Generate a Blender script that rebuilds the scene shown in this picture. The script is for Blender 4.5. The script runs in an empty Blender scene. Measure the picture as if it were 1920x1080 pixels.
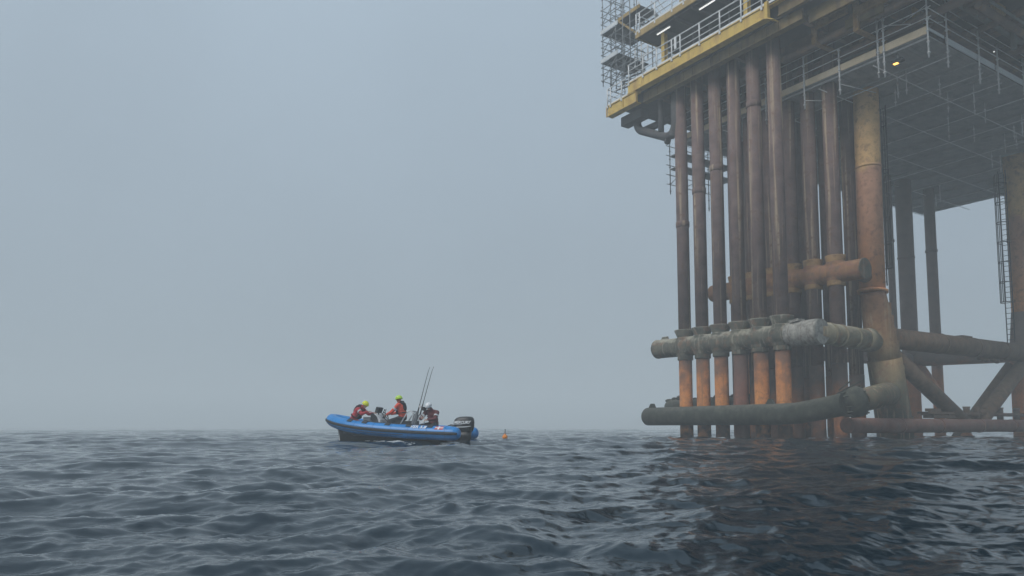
import bpy, math, random
import numpy as np
from mathutils import Vector, Matrix

S = bpy.context.scene
COL = S.collection
R = math.radians
random.seed(4)

# ------------------------------------------------------------------ camera, sky, sun, exposure
EYE = 0.55                       # eye height over the mean sea level (the eye sits in a trough of the swell)
cam_d = bpy.data.cameras.new('camera')
cam_d.sensor_width = 36.0
cam_d.lens = 36.0 * 1382.0 / 1920.0
cam_d.shift_y = 140.0 / 1920.0
cam_d.clip_start = 0.05
cam_d.clip_end = 5000
cam = bpy.data.objects.new('camera', cam_d)
COL.objects.link(cam)
cam.location = (0, 0, EYE)
cam.rotation_euler = (R(90 + 4.963), 0, 0)
S.camera = cam

SUN_EL, SUN_AZ = 44.0, -128.0    # degrees; azimuth measured from +Y towards +X (behind the camera, to the left)
W = bpy.data.worlds.new('World')
S.world = W
W.use_nodes = True
nt = W.node_tree
nt.nodes.clear()
out = nt.nodes.new('ShaderNodeOutputWorld')
bg = nt.nodes.new('ShaderNodeBackground')
sky = nt.nodes.new('ShaderNodeTexSky')
sky.sky_type = 'NISHITA'
sky.sun_disc = False
sky.sun_elevation = R(SUN_EL)
sky.sun_rotation = R(SUN_AZ)
sky.air_density = 1.0
sky.dust_density = 4.0
hs = nt.nodes.new('ShaderNodeHueSaturation')       # a fog bank over the sky: most of the blue is lost
hs.inputs['Saturation'].default_value = 0.30
# an overcast sky is about three times as bright overhead as at the horizon
tc = nt.nodes.new('ShaderNodeTexCoord')
sp = nt.nodes.new('ShaderNodeSeparateXYZ')
mr = nt.nodes.new('ShaderNodeMapRange')
mr.inputs['From Min'].default_value = 0.0
mr.inputs['From Max'].default_value = 1.0
mr.inputs['To Min'].default_value = 0.62
mr.inputs['To Max'].default_value = 1.25
grey = nt.nodes.new('ShaderNodeMix')
grey.data_type = 'RGBA'
grey.inputs['Factor'].default_value = 0.72
grey.inputs['B'].default_value = (4.35, 5.55, 6.7, 1)
mul = nt.nodes.new('ShaderNodeMix')
mul.data_type = 'RGBA'
mul.blend_type = 'MULTIPLY'
mul.inputs['Factor'].default_value = 1.0
L = nt.links.new
L(sky.outputs[0], hs.inputs['Color'])
L(hs.outputs[0], grey.inputs['A'])
L(tc.outputs['Generated'], sp.inputs[0])
L(sp.outputs['Z'], mr.inputs['Value'])
L(grey.outputs['Result'], mul.inputs['A'])
L(mr.outputs[0], mul.inputs['B'])
cn = nt.nodes.new('ShaderNodeTexNoise')             # faint uneven cloud
cn.inputs['Scale'].default_value = 2.2
cn.inputs['Detail'].default_value = 4
cm = nt.nodes.new('ShaderNodeMapRange')
cm.inputs['From Min'].default_value = 0.3
cm.inputs['From Max'].default_value = 0.7
cm.inputs['To Min'].default_value = 0.945
cm.inputs['To Max'].default_value = 1.055
mu2 = nt.nodes.new('ShaderNodeMix')
mu2.data_type = 'RGBA'
mu2.blend_type = 'MULTIPLY'
mu2.inputs['Factor'].default_value = 1.0
L(tc.outputs['Generated'], cn.inputs['Vector'])
L(cn.outputs['Fac'], cm.inputs['Value'])
L(mul.outputs['Result'], mu2.inputs['A'])
L(cm.outputs[0], mu2.inputs['B'])
L(mu2.outputs['Result'], bg.inputs['Color'])
bg.inputs['Strength'].default_value = 0.106
L(bg.outputs[0], out.inputs['Surface'])

sun_d = bpy.data.lights.new('sun', 'SUN')
sun_d.energy = 1.5
sun_d.angle = R(25)
sun_d.color = (1.0, 0.96, 0.90)
sun = bpy.data.objects.new('sun', sun_d)
COL.objects.link(sun)
d = Vector((math.sin(R(SUN_AZ)) * math.cos(R(SUN_EL)), math.cos(R(SUN_AZ)) * math.cos(R(SUN_EL)), math.sin(R(SUN_EL))))
sun.rotation_euler = d.to_track_quat('Z', 'Y').to_euler()
sun.location = d * 80

S.view_settings.view_transform = 'Standard'
S.view_settings.look = 'None'
S.view_settings.exposure = 0.07
S.view_settings.gamma = 1.0
S.render.engine = 'CYCLES'
S.cycles.use_denoising = True
S.cycles.use_adaptive_sampling = False
S.cycles.volume_bounces = 6
S.cycles.max_bounces = 10
S.cycles.diffuse_bounces = 3
S.cycles.glossy_bounces = 3
S.cycles.blur_glossy = 0.5

# ------------------------------------------------------------------ helpers
class MB:
    """collects shapes and links them as one mesh object"""
    def __init__(s):
        s.v, s.f, s.sm, s.mi = [], [], [], []
        s.m = 0
    def add(s, vs, fs, smooth=False):
        o = len(s.v)
        s.v += [tuple(p) for p in vs]
        for q in fs:
            s.f.append(tuple(o + i for i in q))
            s.sm.append(smooth)
            s.mi.append(s.m)
        return s
    def box(s, p, q):
        (x0, x1), (y0, y1), (z0, z1) = [sorted(t) for t in zip(p, q)]
        vs = [(x0, y0, z0), (x1, y0, z0), (x1, y1, z0), (x0, y1, z0), (x0, y0, z1), (x1, y0, z1), (x1, y1, z1), (x0, y1, z1)]
        return s.add(vs, [(0, 3, 2, 1), (4, 5, 6, 7), (0, 1, 5, 4), (1, 2, 6, 5), (2, 3, 7, 6), (3, 0, 4, 7)])
    def bar(s, p, q, w, h, up=(0, 0, 1)):
        """rectangular bar from p to q, w across, h along up"""
        p, q = Vector(p), Vector(q)
        t = (q - p).normalized()
        u = Vector(up)
        if abs(t.dot(u)) > .97:
            u = Vector((1, 0, 0))
        sd = t.cross(u).normalized()
        u = sd.cross(t).normalized()
        vs = []
        for c in (p, q):
            for a, b in ((-1, -1), (1, -1), (1, 1), (-1, 1)):
                vs.append(c + sd * (a * w / 2) + u * (b * h / 2))
        return s.add(vs, [(0, 1, 2, 3), (7, 6, 5, 4), (0, 4, 5, 1), (1, 5, 6, 2), (2, 6, 7, 3), (3, 7, 4, 0)])
    def tube(s, pts, r, seg=12, caps=True):
        pts = [Vector(p) for p in pts]
        n = len(pts)
        rs = list(r) if isinstance(r, (list, tuple)) else [r] * n
        tn = []
        for i in range(n):
            a = pts[max(i - 1, 0)]
            b = pts[min(i + 1, n - 1)]
            tn.append((b - a).normalized())
        u = Vector((0, 0, 1)) if abs(tn[0].z) < .9 else Vector((1, 0, 0))
        u = (u - tn[0] * u.dot(tn[0])).normalized()
        vs = []
        for i in range(n):
            u = (u - tn[i] * u.dot(tn[i])).normalized()
            w = tn[i].cross(u)
            for k in range(seg):
                an = 2 * math.pi * k / seg
                vs.append(pts[i] + (u * math.cos(an) + w * math.sin(an)) * rs[i])
        fs = []
        for i in range(n - 1):
            for k in range(seg):
                k2 = (k + 1) % seg
                fs.append((i * seg + k, i * seg + k2, (i + 1) * seg + k2, (i + 1) * seg + k))
        s.add(vs, fs, True)
        if caps:
            o = len(s.v) - n * seg
            s.f.append(tuple(o + k for k in reversed(range(seg)))); s.sm.append(False); s.mi.append(s.m)
            s.f.append(tuple(o + (n - 1) * seg + k for k in range(seg))); s.sm.append(False); s.mi.append(s.m)
        return s
    def ball(s, c, r, seg=14, rings=9, rot=None):
        c = Vector(c)
        r = Vector(r) if isinstance(r, (tuple, list)) else Vector((r, r, r))
        vs = [Vector((0, 0, 1))]
        for i in range(1, rings):
            t = math.pi * i / rings
            for k in range(seg):
                p = 2 * math.pi * k / seg
                vs.append(Vector((math.sin(t) * math.cos(p), math.sin(t) * math.sin(p), math.cos(t))))
        vs.append(Vector((0, 0, -1)))
        o = []
        for q in vs:
            q = Vector((q.x * r.x, q.y * r.y, q.z * r.z))
            if rot is not None:
                q = rot @ q
            o.append(q + c)
        fs = [(0, 1 + k, 1 + (k + 1) % seg) for k in range(seg)]
        for i in range(rings - 2):
            for k in range(seg):
                k2 = (k + 1) % seg
                fs.append((1 + i * seg + k, 1 + (i + 1) * seg + k, 1 + (i + 1) * seg + k2, 1 + i * seg + k2))
        b = 1 + (rings - 2) * seg
        fs += [(len(vs) - 1, b + (k + 1) % seg, b + k) for k in range(seg)]
        return s.add(o, fs, True)
    def cap(s, p, q, r0, r1, seg=12):
        """capsule with two end balls (used before a voxel remesh)"""
        s.tube([p, q], [r0, r1], seg)
        s.ball(p, r0, seg, 8)
        s.ball(q, r1, seg, 8)
        return s
    def mesh(s, name, mats):
        me = bpy.data.meshes.new(name)
        me.from_pydata(s.v, [], s.f)
        me.polygons.foreach_set('use_smooth', s.sm)
        me.polygons.foreach_set('material_index', s.mi)
        for m in (mats if isinstance(mats, (list, tuple)) else [mats]):
            me.materials.append(m)
        me.validate()
        me.update()
        return me
    def build(s, name, mats, parent=None, origin=None):
        if origin is not None:
            ox, oy, oz = origin
            s.v = [(x - ox, y - oy, z - oz) for x, y, z in s.v]
        o = bpy.data.objects.new(name, s.mesh(name, mats))
        COL.objects.link(o)
        if parent is not None:
            o.parent = parent
        return o

def tag(o, label=None, cat=None, group=None, kind=None):
    for k, v in (('label', label), ('category', cat), ('group', group), ('kind', kind)):
        if v:
            o[k] = v
    return o

PA = math.atan2(0.5476653, 0.83669751)             # plan angle of the platform's long side
def plat(a, b, z=0.0):
    """platform grid (a along the long side, b along the short side) to the world"""
    c, s_ = math.cos(PA), math.sin(PA)
    return Vector((a * c - b * s_, a * s_ + b * c, z))

def empty(name, loc, rz=0.0, label=None, cat=None, group=None):
    o = bpy.data.objects.new(name, None)
    COL.objects.link(o)
    o.location = loc
    o.rotation_euler = (0, 0, rz)
    return tag(o, label, cat, group)

class PT:
    """a thing that stands in the platform's grid; parts are given in grid coordinates"""
    def __init__(s, name, org, label, cat, group=None):
        s.o = org
        s.e = empty(name, plat(*org), PA, label, cat, group)
    def part(s, mb, name, mats, parent=None):
        return mb.build(name, mats, parent or s.e, s.o)

def fused(mb, name, m, person, voxel, smooth=4, parent=None):
    """one continuous skin round overlapping shapes"""
    o = person.part(mb, name, m, parent)
    md = o.modifiers.new('fuse', 'REMESH')
    md.mode = 'VOXEL'
    md.voxel_size = voxel
    md.use_smooth_shade = True
    sm = o.modifiers.new('relax', 'SMOOTH')
    sm.factor = .5
    sm.iterations = smooth
    dg = bpy.context.evaluated_depsgraph_get()
    me = bpy.data.meshes.new_from_object(o.evaluated_get(dg))
    me.name = name
    o.modifiers.clear()
    old = o.data
    o.data = me
    if not me.materials:
        me.materials.append(m)
    me.polygons.foreach_set('use_smooth', [True] * len(me.polygons))
    bpy.data.meshes.remove(old)
    return o

# ------------------------------------------------------------------ materials
def node(t, kind, **kw):
    n = t.nodes.new(kind)
    for k, v in kw.items():
        setattr(n, k, v)
    return n

def ramp(t, stops, interp='LINEAR'):
    n = t.nodes.new('ShaderNodeValToRGB')
    cr = n.color_ramp
    cr.interpolation = interp
    while len(cr.elements) < len(stops):
        cr.elements.new(0.5)
    for e, (p, c) in zip(cr.elements, stops):
        e.position = p
        e.color = (*c, 1) if len(c) == 3 else c
    return n

def mixc(t, fac, a, b, blend='MIX'):
    n = t.nodes.new('ShaderNodeMix')
    n.data_type = 'RGBA'
    n.blend_type = blend
    for sock, val in (('Factor', fac), ('A', a), ('B', b)):
        if hasattr(val, 'is_linked') or hasattr(val, 'links'):
            t.links.new(val, n.inputs[sock])
        elif isinstance(val, (int, float)):
            n.inputs[sock].default_value = val
        else:
            n.inputs[sock].default_value = (*val, 1)
    return n.outputs['Result']

def mat(name, cols, scale=3.0, rough=0.7, metal=0.0, bump=0.15, streak=None, bands=None, spots=None, spec=0.35, guano=0.0, wob=2.4):
    """mottled paint or metal; streak = (colour, amount, stretch) of vertical runs; bands = [(height, colour)] up a
    member, worn together unevenly; spots = (colour, amount, scale) of rust or guano"""
    m = bpy.data.materials.new(name)
    m.use_nodes = True
    t = m.node_tree
    p = t.nodes['Principled BSDF']
    tc = node(t, 'ShaderNodeTexCoord')
    oi = node(t, 'ShaderNodeObjectInfo')
    off = node(t, 'ShaderNodeVectorMath', operation='SCALE')
    off.inputs[0].default_value = (37.0, 61.0, 0.0)
    t.links.new(oi.outputs['Random'], off.inputs['Scale'])
    add = node(t, 'ShaderNodeVectorMath', operation='ADD')
    t.links.new(tc.outputs['Object'], add.inputs[0])
    t.links.new(off.outputs[0], add.inputs[1])
    n1 = node(t, 'ShaderNodeTexNoise')
    n1.inputs['Scale'].default_value = scale
    n1.inputs['Detail'].default_value = 8
    n1.inputs['Roughness'].default_value = 0.65
    t.links.new(add.outputs[0], n1.inputs['Vector'])
    if len(cols) == 1:
        c = cols[0]
        cols = [tuple(x * .82 for x in c), c, tuple(min(1, x * 1.15) for x in c)]
    st = [(0.30 + 0.40 * i / (len(cols) - 1), c) for i, c in enumerate(cols)]
    r1 = ramp(t, st)
    t.links.new(n1.outputs['Fac'], r1.inputs[0])
    col = r1.outputs[0]
    if bands:
        sx = node(t, 'ShaderNodeSeparateXYZ')
        t.links.new(tc.outputs['Object'], sx.inputs[0])
        nb = node(t, 'ShaderNodeTexNoise')
        nb.inputs['Scale'].default_value = 1.6
        nb.inputs['Detail'].default_value = 6
        t.links.new(add.outputs[0], nb.inputs['Vector'])
        md = node(t, 'ShaderNodeMath', operation='MULTIPLY_ADD')
        md.inputs[1].default_value = wob
        t.links.new(nb.outputs['Fac'], md.inputs[0])
        t.links.new(sx.outputs['Z'], md.inputs[2])
        z0, z1 = bands[0][0], bands[-1][0]
        mr = node(t, 'ShaderNodeMapRange')
        mr.inputs['From Min'].default_value = z0 + wob / 2
        mr.inputs['From Max'].default_value = z1 + wob / 2
        t.links.new(md.outputs[0], mr.inputs['Value'])
        rb = ramp(t, [((z - z0) / (z1 - z0), c) for z, c in bands])
        t.links.new(mr.outputs[0], rb.inputs[0])
        g = mixc(t, 1.0, rb.outputs[0], col, 'MULTIPLY')
        col = g
    if streak:
        sc, am, xy = streak
        mp = node(t, 'ShaderNodeMapping')
        mp.inputs['Scale'].default_value = (xy, xy, 0.16)
        t.links.new(add.outputs[0], mp.inputs['Vector'])
        n2 = node(t, 'ShaderNodeTexNoise')
        n2.inputs['Scale'].default_value = 1.0
        n2.inputs['Detail'].default_value = 4
        t.links.new(mp.outputs[0], n2.inputs['Vector'])
        r2 = ramp(t, [(0.55, (0, 0, 0)), (0.68, (am, am, am))])
        t.links.new(n2.outputs['Fac'], r2.inputs[0])
        col = mixc(t, r2.outputs[0], col, sc)
    if spots:
        sc, am, s3 = spots
        n3 = node(t, 'ShaderNodeTexNoise')
        n3.inputs['Scale'].default_value = s3
        n3.inputs['Detail'].default_value = 10
        n3.inputs['Roughness'].default_value = 0.7
        t.links.new(add.outputs[0], n3.inputs['Vector'])
        r3 = ramp(t, [(0.52, (0, 0, 0)), (0.62, (am, am, am))])
        t.links.new(n3.outputs['Fac'], r3.inputs[0])
        col = mixc(t, r3.outputs[0], col, sc)
    if guano:                                            # droppings and salt settled on upward faces
        ge = node(t, 'ShaderNodeNewGeometry')
        sz = node(t, 'ShaderNodeSeparateXYZ')
        t.links.new(ge.outputs['Normal'], sz.inputs[0])
        n4 = node(t, 'ShaderNodeTexNoise')
        n4.inputs['Scale'].default_value = 3.2
        n4.inputs['Detail'].default_value = 9
        n4.inputs['Roughness'].default_value = .7
        t.links.new(add.outputs[0], n4.inputs['Vector'])
        ma = node(t, 'ShaderNodeMath', operation='MULTIPLY_ADD')
        ma.inputs[1].default_value = .45
        t.links.new(sz.outputs['Z'], ma.inputs[0])
        t.links.new(n4.outputs['Fac'], ma.inputs[2])
        r4 = ramp(t, [(.66, (0, 0, 0)), (.92, (guano, guano, guano))])
        t.links.new(ma.outputs[0], r4.inputs[0])
        col = mixc(t, r4.outputs[0], col, (.50, .47, .38))
    t.links.new(col, p.inputs['Base Color'])
    p.inputs['Roughness'].default_value = rough
    p.inputs['Metallic'].default_value = metal
    p.inputs['Specular IOR Level'].default_value = spec
    if bump:
        b = node(t, 'ShaderNodeBump')
        b.inputs['Strength'].default_value = bump
        b.inputs['Distance'].default_value = 0.03
        t.links.new(n1.outputs['Fac'], b.inputs['Height'])
        t.links.new(b.outputs[0], p.inputs['Normal'])
    return m

def glow(name, colour, strength):
    m = bpy.data.materials.new(name)
    m.use_nodes = True
    p = m.node_tree.nodes['Principled BSDF']
    p.inputs['Base Color'].default_value = (*colour, 1)
    p.inputs['Emission Color'].default_value = (*colour, 1)
    p.inputs['Emission Strength'].default_value = strength
    return m

M = {}
M['pipe'] = mat('old_conductor_paint', [(.085, .056, .052), (.15, .102, .096), (.22, .155, .135)], 1.7, .8,
                streak=((.44, .34, .22), .85, 5.0), spots=((.12, .06, .042), .75, 3.4))
M['pipe_low'] = mat('orange_rust_pipe', [(.75, .72, .70), (1.0, 1.0, 1.0), (1.15, 1.1, 1.05)], 3.0, .85,
                    bands=[(-2, (.05, .035, .03)), (0.3, (.09, .05, .04)), (1.2, (.50, .20, .055)), (2.8, (.43, .17, .055)), (3.7, (.19, .09, .05)), (4.6, (.09, .06, .05))], wob=4.6,
                    spots=((.20, .085, .04), .7, 5.0), streak=((.16, .085, .05), .7, 4.0))
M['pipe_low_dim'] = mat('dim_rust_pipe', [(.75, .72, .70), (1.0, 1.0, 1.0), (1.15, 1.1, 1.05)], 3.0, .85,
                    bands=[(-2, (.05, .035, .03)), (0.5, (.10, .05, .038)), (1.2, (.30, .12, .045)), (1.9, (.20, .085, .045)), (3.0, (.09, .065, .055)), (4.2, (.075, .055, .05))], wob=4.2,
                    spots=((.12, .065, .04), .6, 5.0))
M['pipe_low_red'] = mat('dark_red_rust_pipe', [(.75, .72, .70), (1.0, 1.0, 1.0), (1.15, 1.1, 1.05)], 3.0, .85,
                    bands=[(-2, (.05, .035, .03)), (0.3, (.11, .055, .045)), (1.5, (.19, .08, .055)), (3.0, (.14, .07, .055)), (4.6, (.08, .055, .05))],
                    spots=((.10, .06, .045), .6, 5.0))
M['guide'] = mat('weathered_guide_steel', [(.045, .05, .043), (.095, .095, .075), (.16, .15, .11)], 2.0, .85, bump=.7,
                 streak=((.36, .33, .26), .6, 5.0), spots=((.21, .11, .065), .65, 2.2), guano=.6)
M['guide_wrap'] = mat('flaking_wrap', [(.12, .115, .10), (.27, .26, .235), (.43, .41, .37)], 4.0, .9, bump=.8,
                      streak=((.13, .10, .08), .8, 8.0))
M['guide_rust'] = mat('rusty_upper_guide', [(.15, .075, .045), (.26, .135, .07), (.24, .105, .085)], 2.6, .9, bump=.6,
                      spots=((.12, .09, .075), .6, 4.0), streak=((.38, .22, .10), .6, 4.0))
M['sleeve'] = mat('ochre_sleeve', [(.20, .12, .06), (.33, .20, .09), (.36, .23, .12)], 3.0, .85, bump=.4, spots=((.12, .075, .05), .6, 5.0))
M['fender'] = mat('weedy_fender_steel', [(.022, .026, .023), (.04, .045, .037), (.065, .07, .055)], 2.6, .9, bump=.6,
                  spots=((.10, .10, .075), .4, 3.0), guano=.12)
M['leg'] = mat('leg_coating', [(.78, .75, .72), (1.0, 1.0, 1.0), (1.12, 1.1, 1.08)], 2.4, .85, bump=.4,
               bands=[(7, (.62, .27, .10)), (9, (.56, .26, .12)), (10.5, (.48, .25, .15)), (13.3, (.47, .26, .17)), (13.9, (.64, .41, .18)), (19, (.58, .38, .20))],
               spots=((.20, .10, .07), .55, 3.2), streak=((.50, .25, .12), .4, 4.0))
M['leg_low'] = mat('leg_sleeve_coating', [(.75, .75, .75), (1.0, 1.0, 1.0), (1.15, 1.12, 1.1)], 2.8, .9, bump=.6,
                   bands=[(-1, (.04, .042, .038)), (1.0, (.075, .070, .055)), (2.6, (.16, .145, .095)), (4.2, (.30, .20, .105)), (6.0, (.34, .175, .09)), (8, (.28, .14, .08))],
                   streak=((.40, .31, .19), .7, 5.0), spots=((.19, .09, .06), .6, 3.5))
M['link'] = mat('khaki_link_pipe', [(.12, .115, .085), (.20, .18, .125), (.27, .235, .16)], 2.0, .9, bump=.5, spots=((.26, .13, .06), .6, 1.6), streak=((.40, .35, .25), .5, 4.0), guano=.6)
M['brace'] = mat('brown_brace', [(.085, .065, .05), (.14, .10, .075), (.19, .13, .09)], 2.4, .9, bump=.5, spots=((.22, .12, .07), .5, 3.0),
                 streak=((.25, .19, .13), .4, 3.0))
M['low_red'] = mat('red_waterline_pipe', [(.12, .06, .05), (.20, .105, .085), (.19, .14, .12)], 1.6, .9, bump=.4, spots=((.11, .085, .075), .6, 2.0))
M['far'] = mat('far_leg_steel', [(1.5, 1.5, 1.5), (1.9, 1.8, 1.75), (2.2, 2.0, 1.9)], 2.0, .9, bands=[(-2, (.15, .07, .04)), (1.5, (.34, .13, .05)), (3.6, (.28, .13, .07)), (5, (.12, .095, .085)), (18, (.10, .085, .08))])
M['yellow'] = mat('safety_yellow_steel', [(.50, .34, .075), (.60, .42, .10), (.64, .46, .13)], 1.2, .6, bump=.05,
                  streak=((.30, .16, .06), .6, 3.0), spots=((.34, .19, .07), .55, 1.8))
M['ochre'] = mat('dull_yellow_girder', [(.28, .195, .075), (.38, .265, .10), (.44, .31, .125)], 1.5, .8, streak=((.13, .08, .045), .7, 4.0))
M['ochre_shaded'] = mat('shaded_yellow_girder', [(.11, .085, .045), (.17, .125, .060), (.24, .17, .075)], 1.3, .9, streak=((.09, .06, .04), .8, 3.0), spots=((.10, .075, .05), .6, 1.5))  # darker copy of the girder yellow, shadow below the edge beam painted in
M['girder'] = mat('rusty_girder', [(.11, .085, .075), (.17, .125, .105), (.24, .165, .12)], 1.6, .9, spots=((.34, .19, .10), .6, 1.4))
M['soffit'] = mat('soffit_plate', [(.045, .042, .042), (.065, .060, .058), (.085, .078, .072)], .8, .9)
M['dark_pipe'] = mat('dark_pipe_steel', [(.05, .05, .052), (.075, .075, .078), (.09, .085, .085)], 2.0, .8)
M['wall'] = mat('module_wall', [(.085, .08, .072), (.12, .112, .10), (.145, .135, .12)], .9, .85, streak=((.10, .065, .05), .5, 2.0))
M['tank'] = mat('grey_tank', [(.20, .205, .205), (.27, .275, .27)], 2.0, .7)
M['rail'] = mat('galvanised_rail', [(.60, .62, .63), (.74, .75, .76)], 4.0, .5, .0, bump=0, spots=((.30, .25, .2), .3, 6.0))
M['scaf'] = mat('scaffold_tube', [(.56, .57, .58), (.68, .68, .68), (.74, .73, .71)], 5.0, .5, .1, bump=0, spots=((.22, .15, .10), .5, 4.0))
M['plank_dark'] = mat('dark_scaffold_plank', [(.07, .07, .07), (.10, .098, .095), (.13, .125, .115)], 2.0, .9)
M['scaf_dull'] = mat('weathered_scaffold_tube', [(.14, .15, .16), (.20, .21, .22), (.26, .265, .27)], 5.0, .6, 0, bump=0)
M['board'] = mat('scaffold_plank', [(.26, .27, .28), (.36, .36, .36), (.42, .41, .40)], 2.0, .9)
M['toe_tan'] = mat('tan_toe_board', [(.52, .42, .28), (.64, .52, .36), (.68, .58, .44)], 1.2, .9, bump=.1)
M['toe_grey'] = mat('grey_toe_board', [(.52, .55, .57), (.64, .67, .69)], 1.2, .8, bump=.1)
M['lamp_white'] = glow('white_lamp', (1.0, .98, .93), 1.1)
M['lamp_orange'] = glow('orange_lamp', (1.0, .52, .12), 3.0)
M['blue'] = mat('blue_tube_fabric', [(.002, .175, .48), (.003, .21, .57), (.004, .235, .61)], 3.0, .36, bump=.05, spec=.5, spots=((.02, .13, .34), .35, 2.5))
M['blue_seam'] = mat('dark_blue_seam', [(.004, .09, .28), (.005, .11, .34)], 3.0, .5, bump=0)
M['strake'] = mat('black_rubber_strake', [(.028, .032, .036), (.045, .05, .055)], 6.0, .6, bump=.05)
M['hull'] = mat('black_hull', [(.012, .013, .015), (.020, .022, .024)], 3.0, .45, bump=.05, spec=.5)
M['white'] = mat('white_gelcoat', [(.62, .64, .65), (.74, .75, .75)], 2.0, .4, bump=0)
M['grey'] = mat('grey_moulding', [(.14, .15, .16), (.20, .21, .22)], 3.0, .6, bump=0)
M['black'] = mat('black_plastic', [(.014, .015, .017), (.024, .025, .027)], 4.0, .42, bump=0, spec=.5)
M['screen'] = mat('dark_screen', [(.02, .025, .03), (.03, .035, .04)], 2.0, .12, bump=0, spec=.6)
M['deck'] = mat('boat_deck', [(.26, .28, .29), (.34, .36, .37)], 6.0, .8)
M['print_white'] = mat('white_print', [(.75, .77, .78), (.82, .83, .84)], 3.0, .5, bump=0)
M['print_red'] = mat('red_print', [(.52, .035, .03), (.60, .045, .04)], 3.0, .5, bump=0)
M['skin'] = mat('skin', [(.42, .235, .17), (.52, .30, .22)], 12.0, .55, bump=0)
M['crimson'] = mat('crimson_suit', [(.30, .026, .036), (.42, .038, .052), (.48, .055, .06)], 5.0, .75, bump=.5)
M['redorange'] = mat('red_orange_jacket', [(.56, .060, .034), (.70, .085, .045), (.76, .11, .06)], 5.0, .7, bump=.5)
M['maroon'] = mat('maroon_jacket', [(.085, .022, .026), (.13, .032, .036), (.16, .05, .05)], 5.0, .8, bump=.5)
M['black_cloth'] = mat('black_cloth', [(.014, .014, .018), (.026, .025, .03)], 6.0, .85, bump=.4)
M['navy'] = mat('dark_trousers', [(.016, .017, .022), (.028, .03, .038)], 6.0, .85, bump=.4)
M['lime'] = mat('lime_helmet', [(.44, .72, .04), (.52, .80, .06)], 3.0, .35, bump=0, spec=.5)
M['lemon'] = mat('yellow_helmet', [(.68, .74, .02), (.76, .80, .03)], 3.0, .35, bump=0, spec=.5)
M['helmet_white'] = mat('white_helmet', [(.70, .72, .73), (.80, .81, .82)], 3.0, .35, bump=0, spec=.5)
M['buoy'] = mat('orange_buoy', [(.78, .24, .03), (.85, .30, .05)], 4.0, .5, bump=0)
M['rope'] = mat('pale_line', [(.55, .55, .50), (.65, .65, .6)], 20.0, .8, bump=0)

# ------------------------------------------------------------------ the sea
def wave_set():
    rnd = np.random.RandomState(11)
    n = 220
    lam = np.exp(rnd.uniform(math.log(.11), math.log(7.0), n))
    main = R(-68)                                    # wind sea runs towards the camera, a little to the right
    spread = np.where(lam > 3, .35, np.where(lam > 1, .55, .8))
    th = main + rnd.normal(0, 1, n) * spread
    ka = .0138 * np.where(lam < .35, 1.1, np.where(lam < 1.2, 1.25, np.where(lam < 2.5, .95, .7))) * rnd.uniform(.5, 1.3, n)
    k = 2 * math.pi / lam
    return lam, k, k * np.cos(th), k * np.sin(th), ka / k, rnd.uniform(0, 2 * math.pi, n), np.cos(th), np.sin(th)

WV = wave_set()
def swell(x, y):
    rr = np.sqrt(x * x + y * y)
    return -0.34 * 0.5 * (1 + np.cos(2 * math.pi * np.minimum(rr, 150) / 74.0)) * np.exp(-np.maximum(rr - 37, 0) / 60.0)

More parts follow.
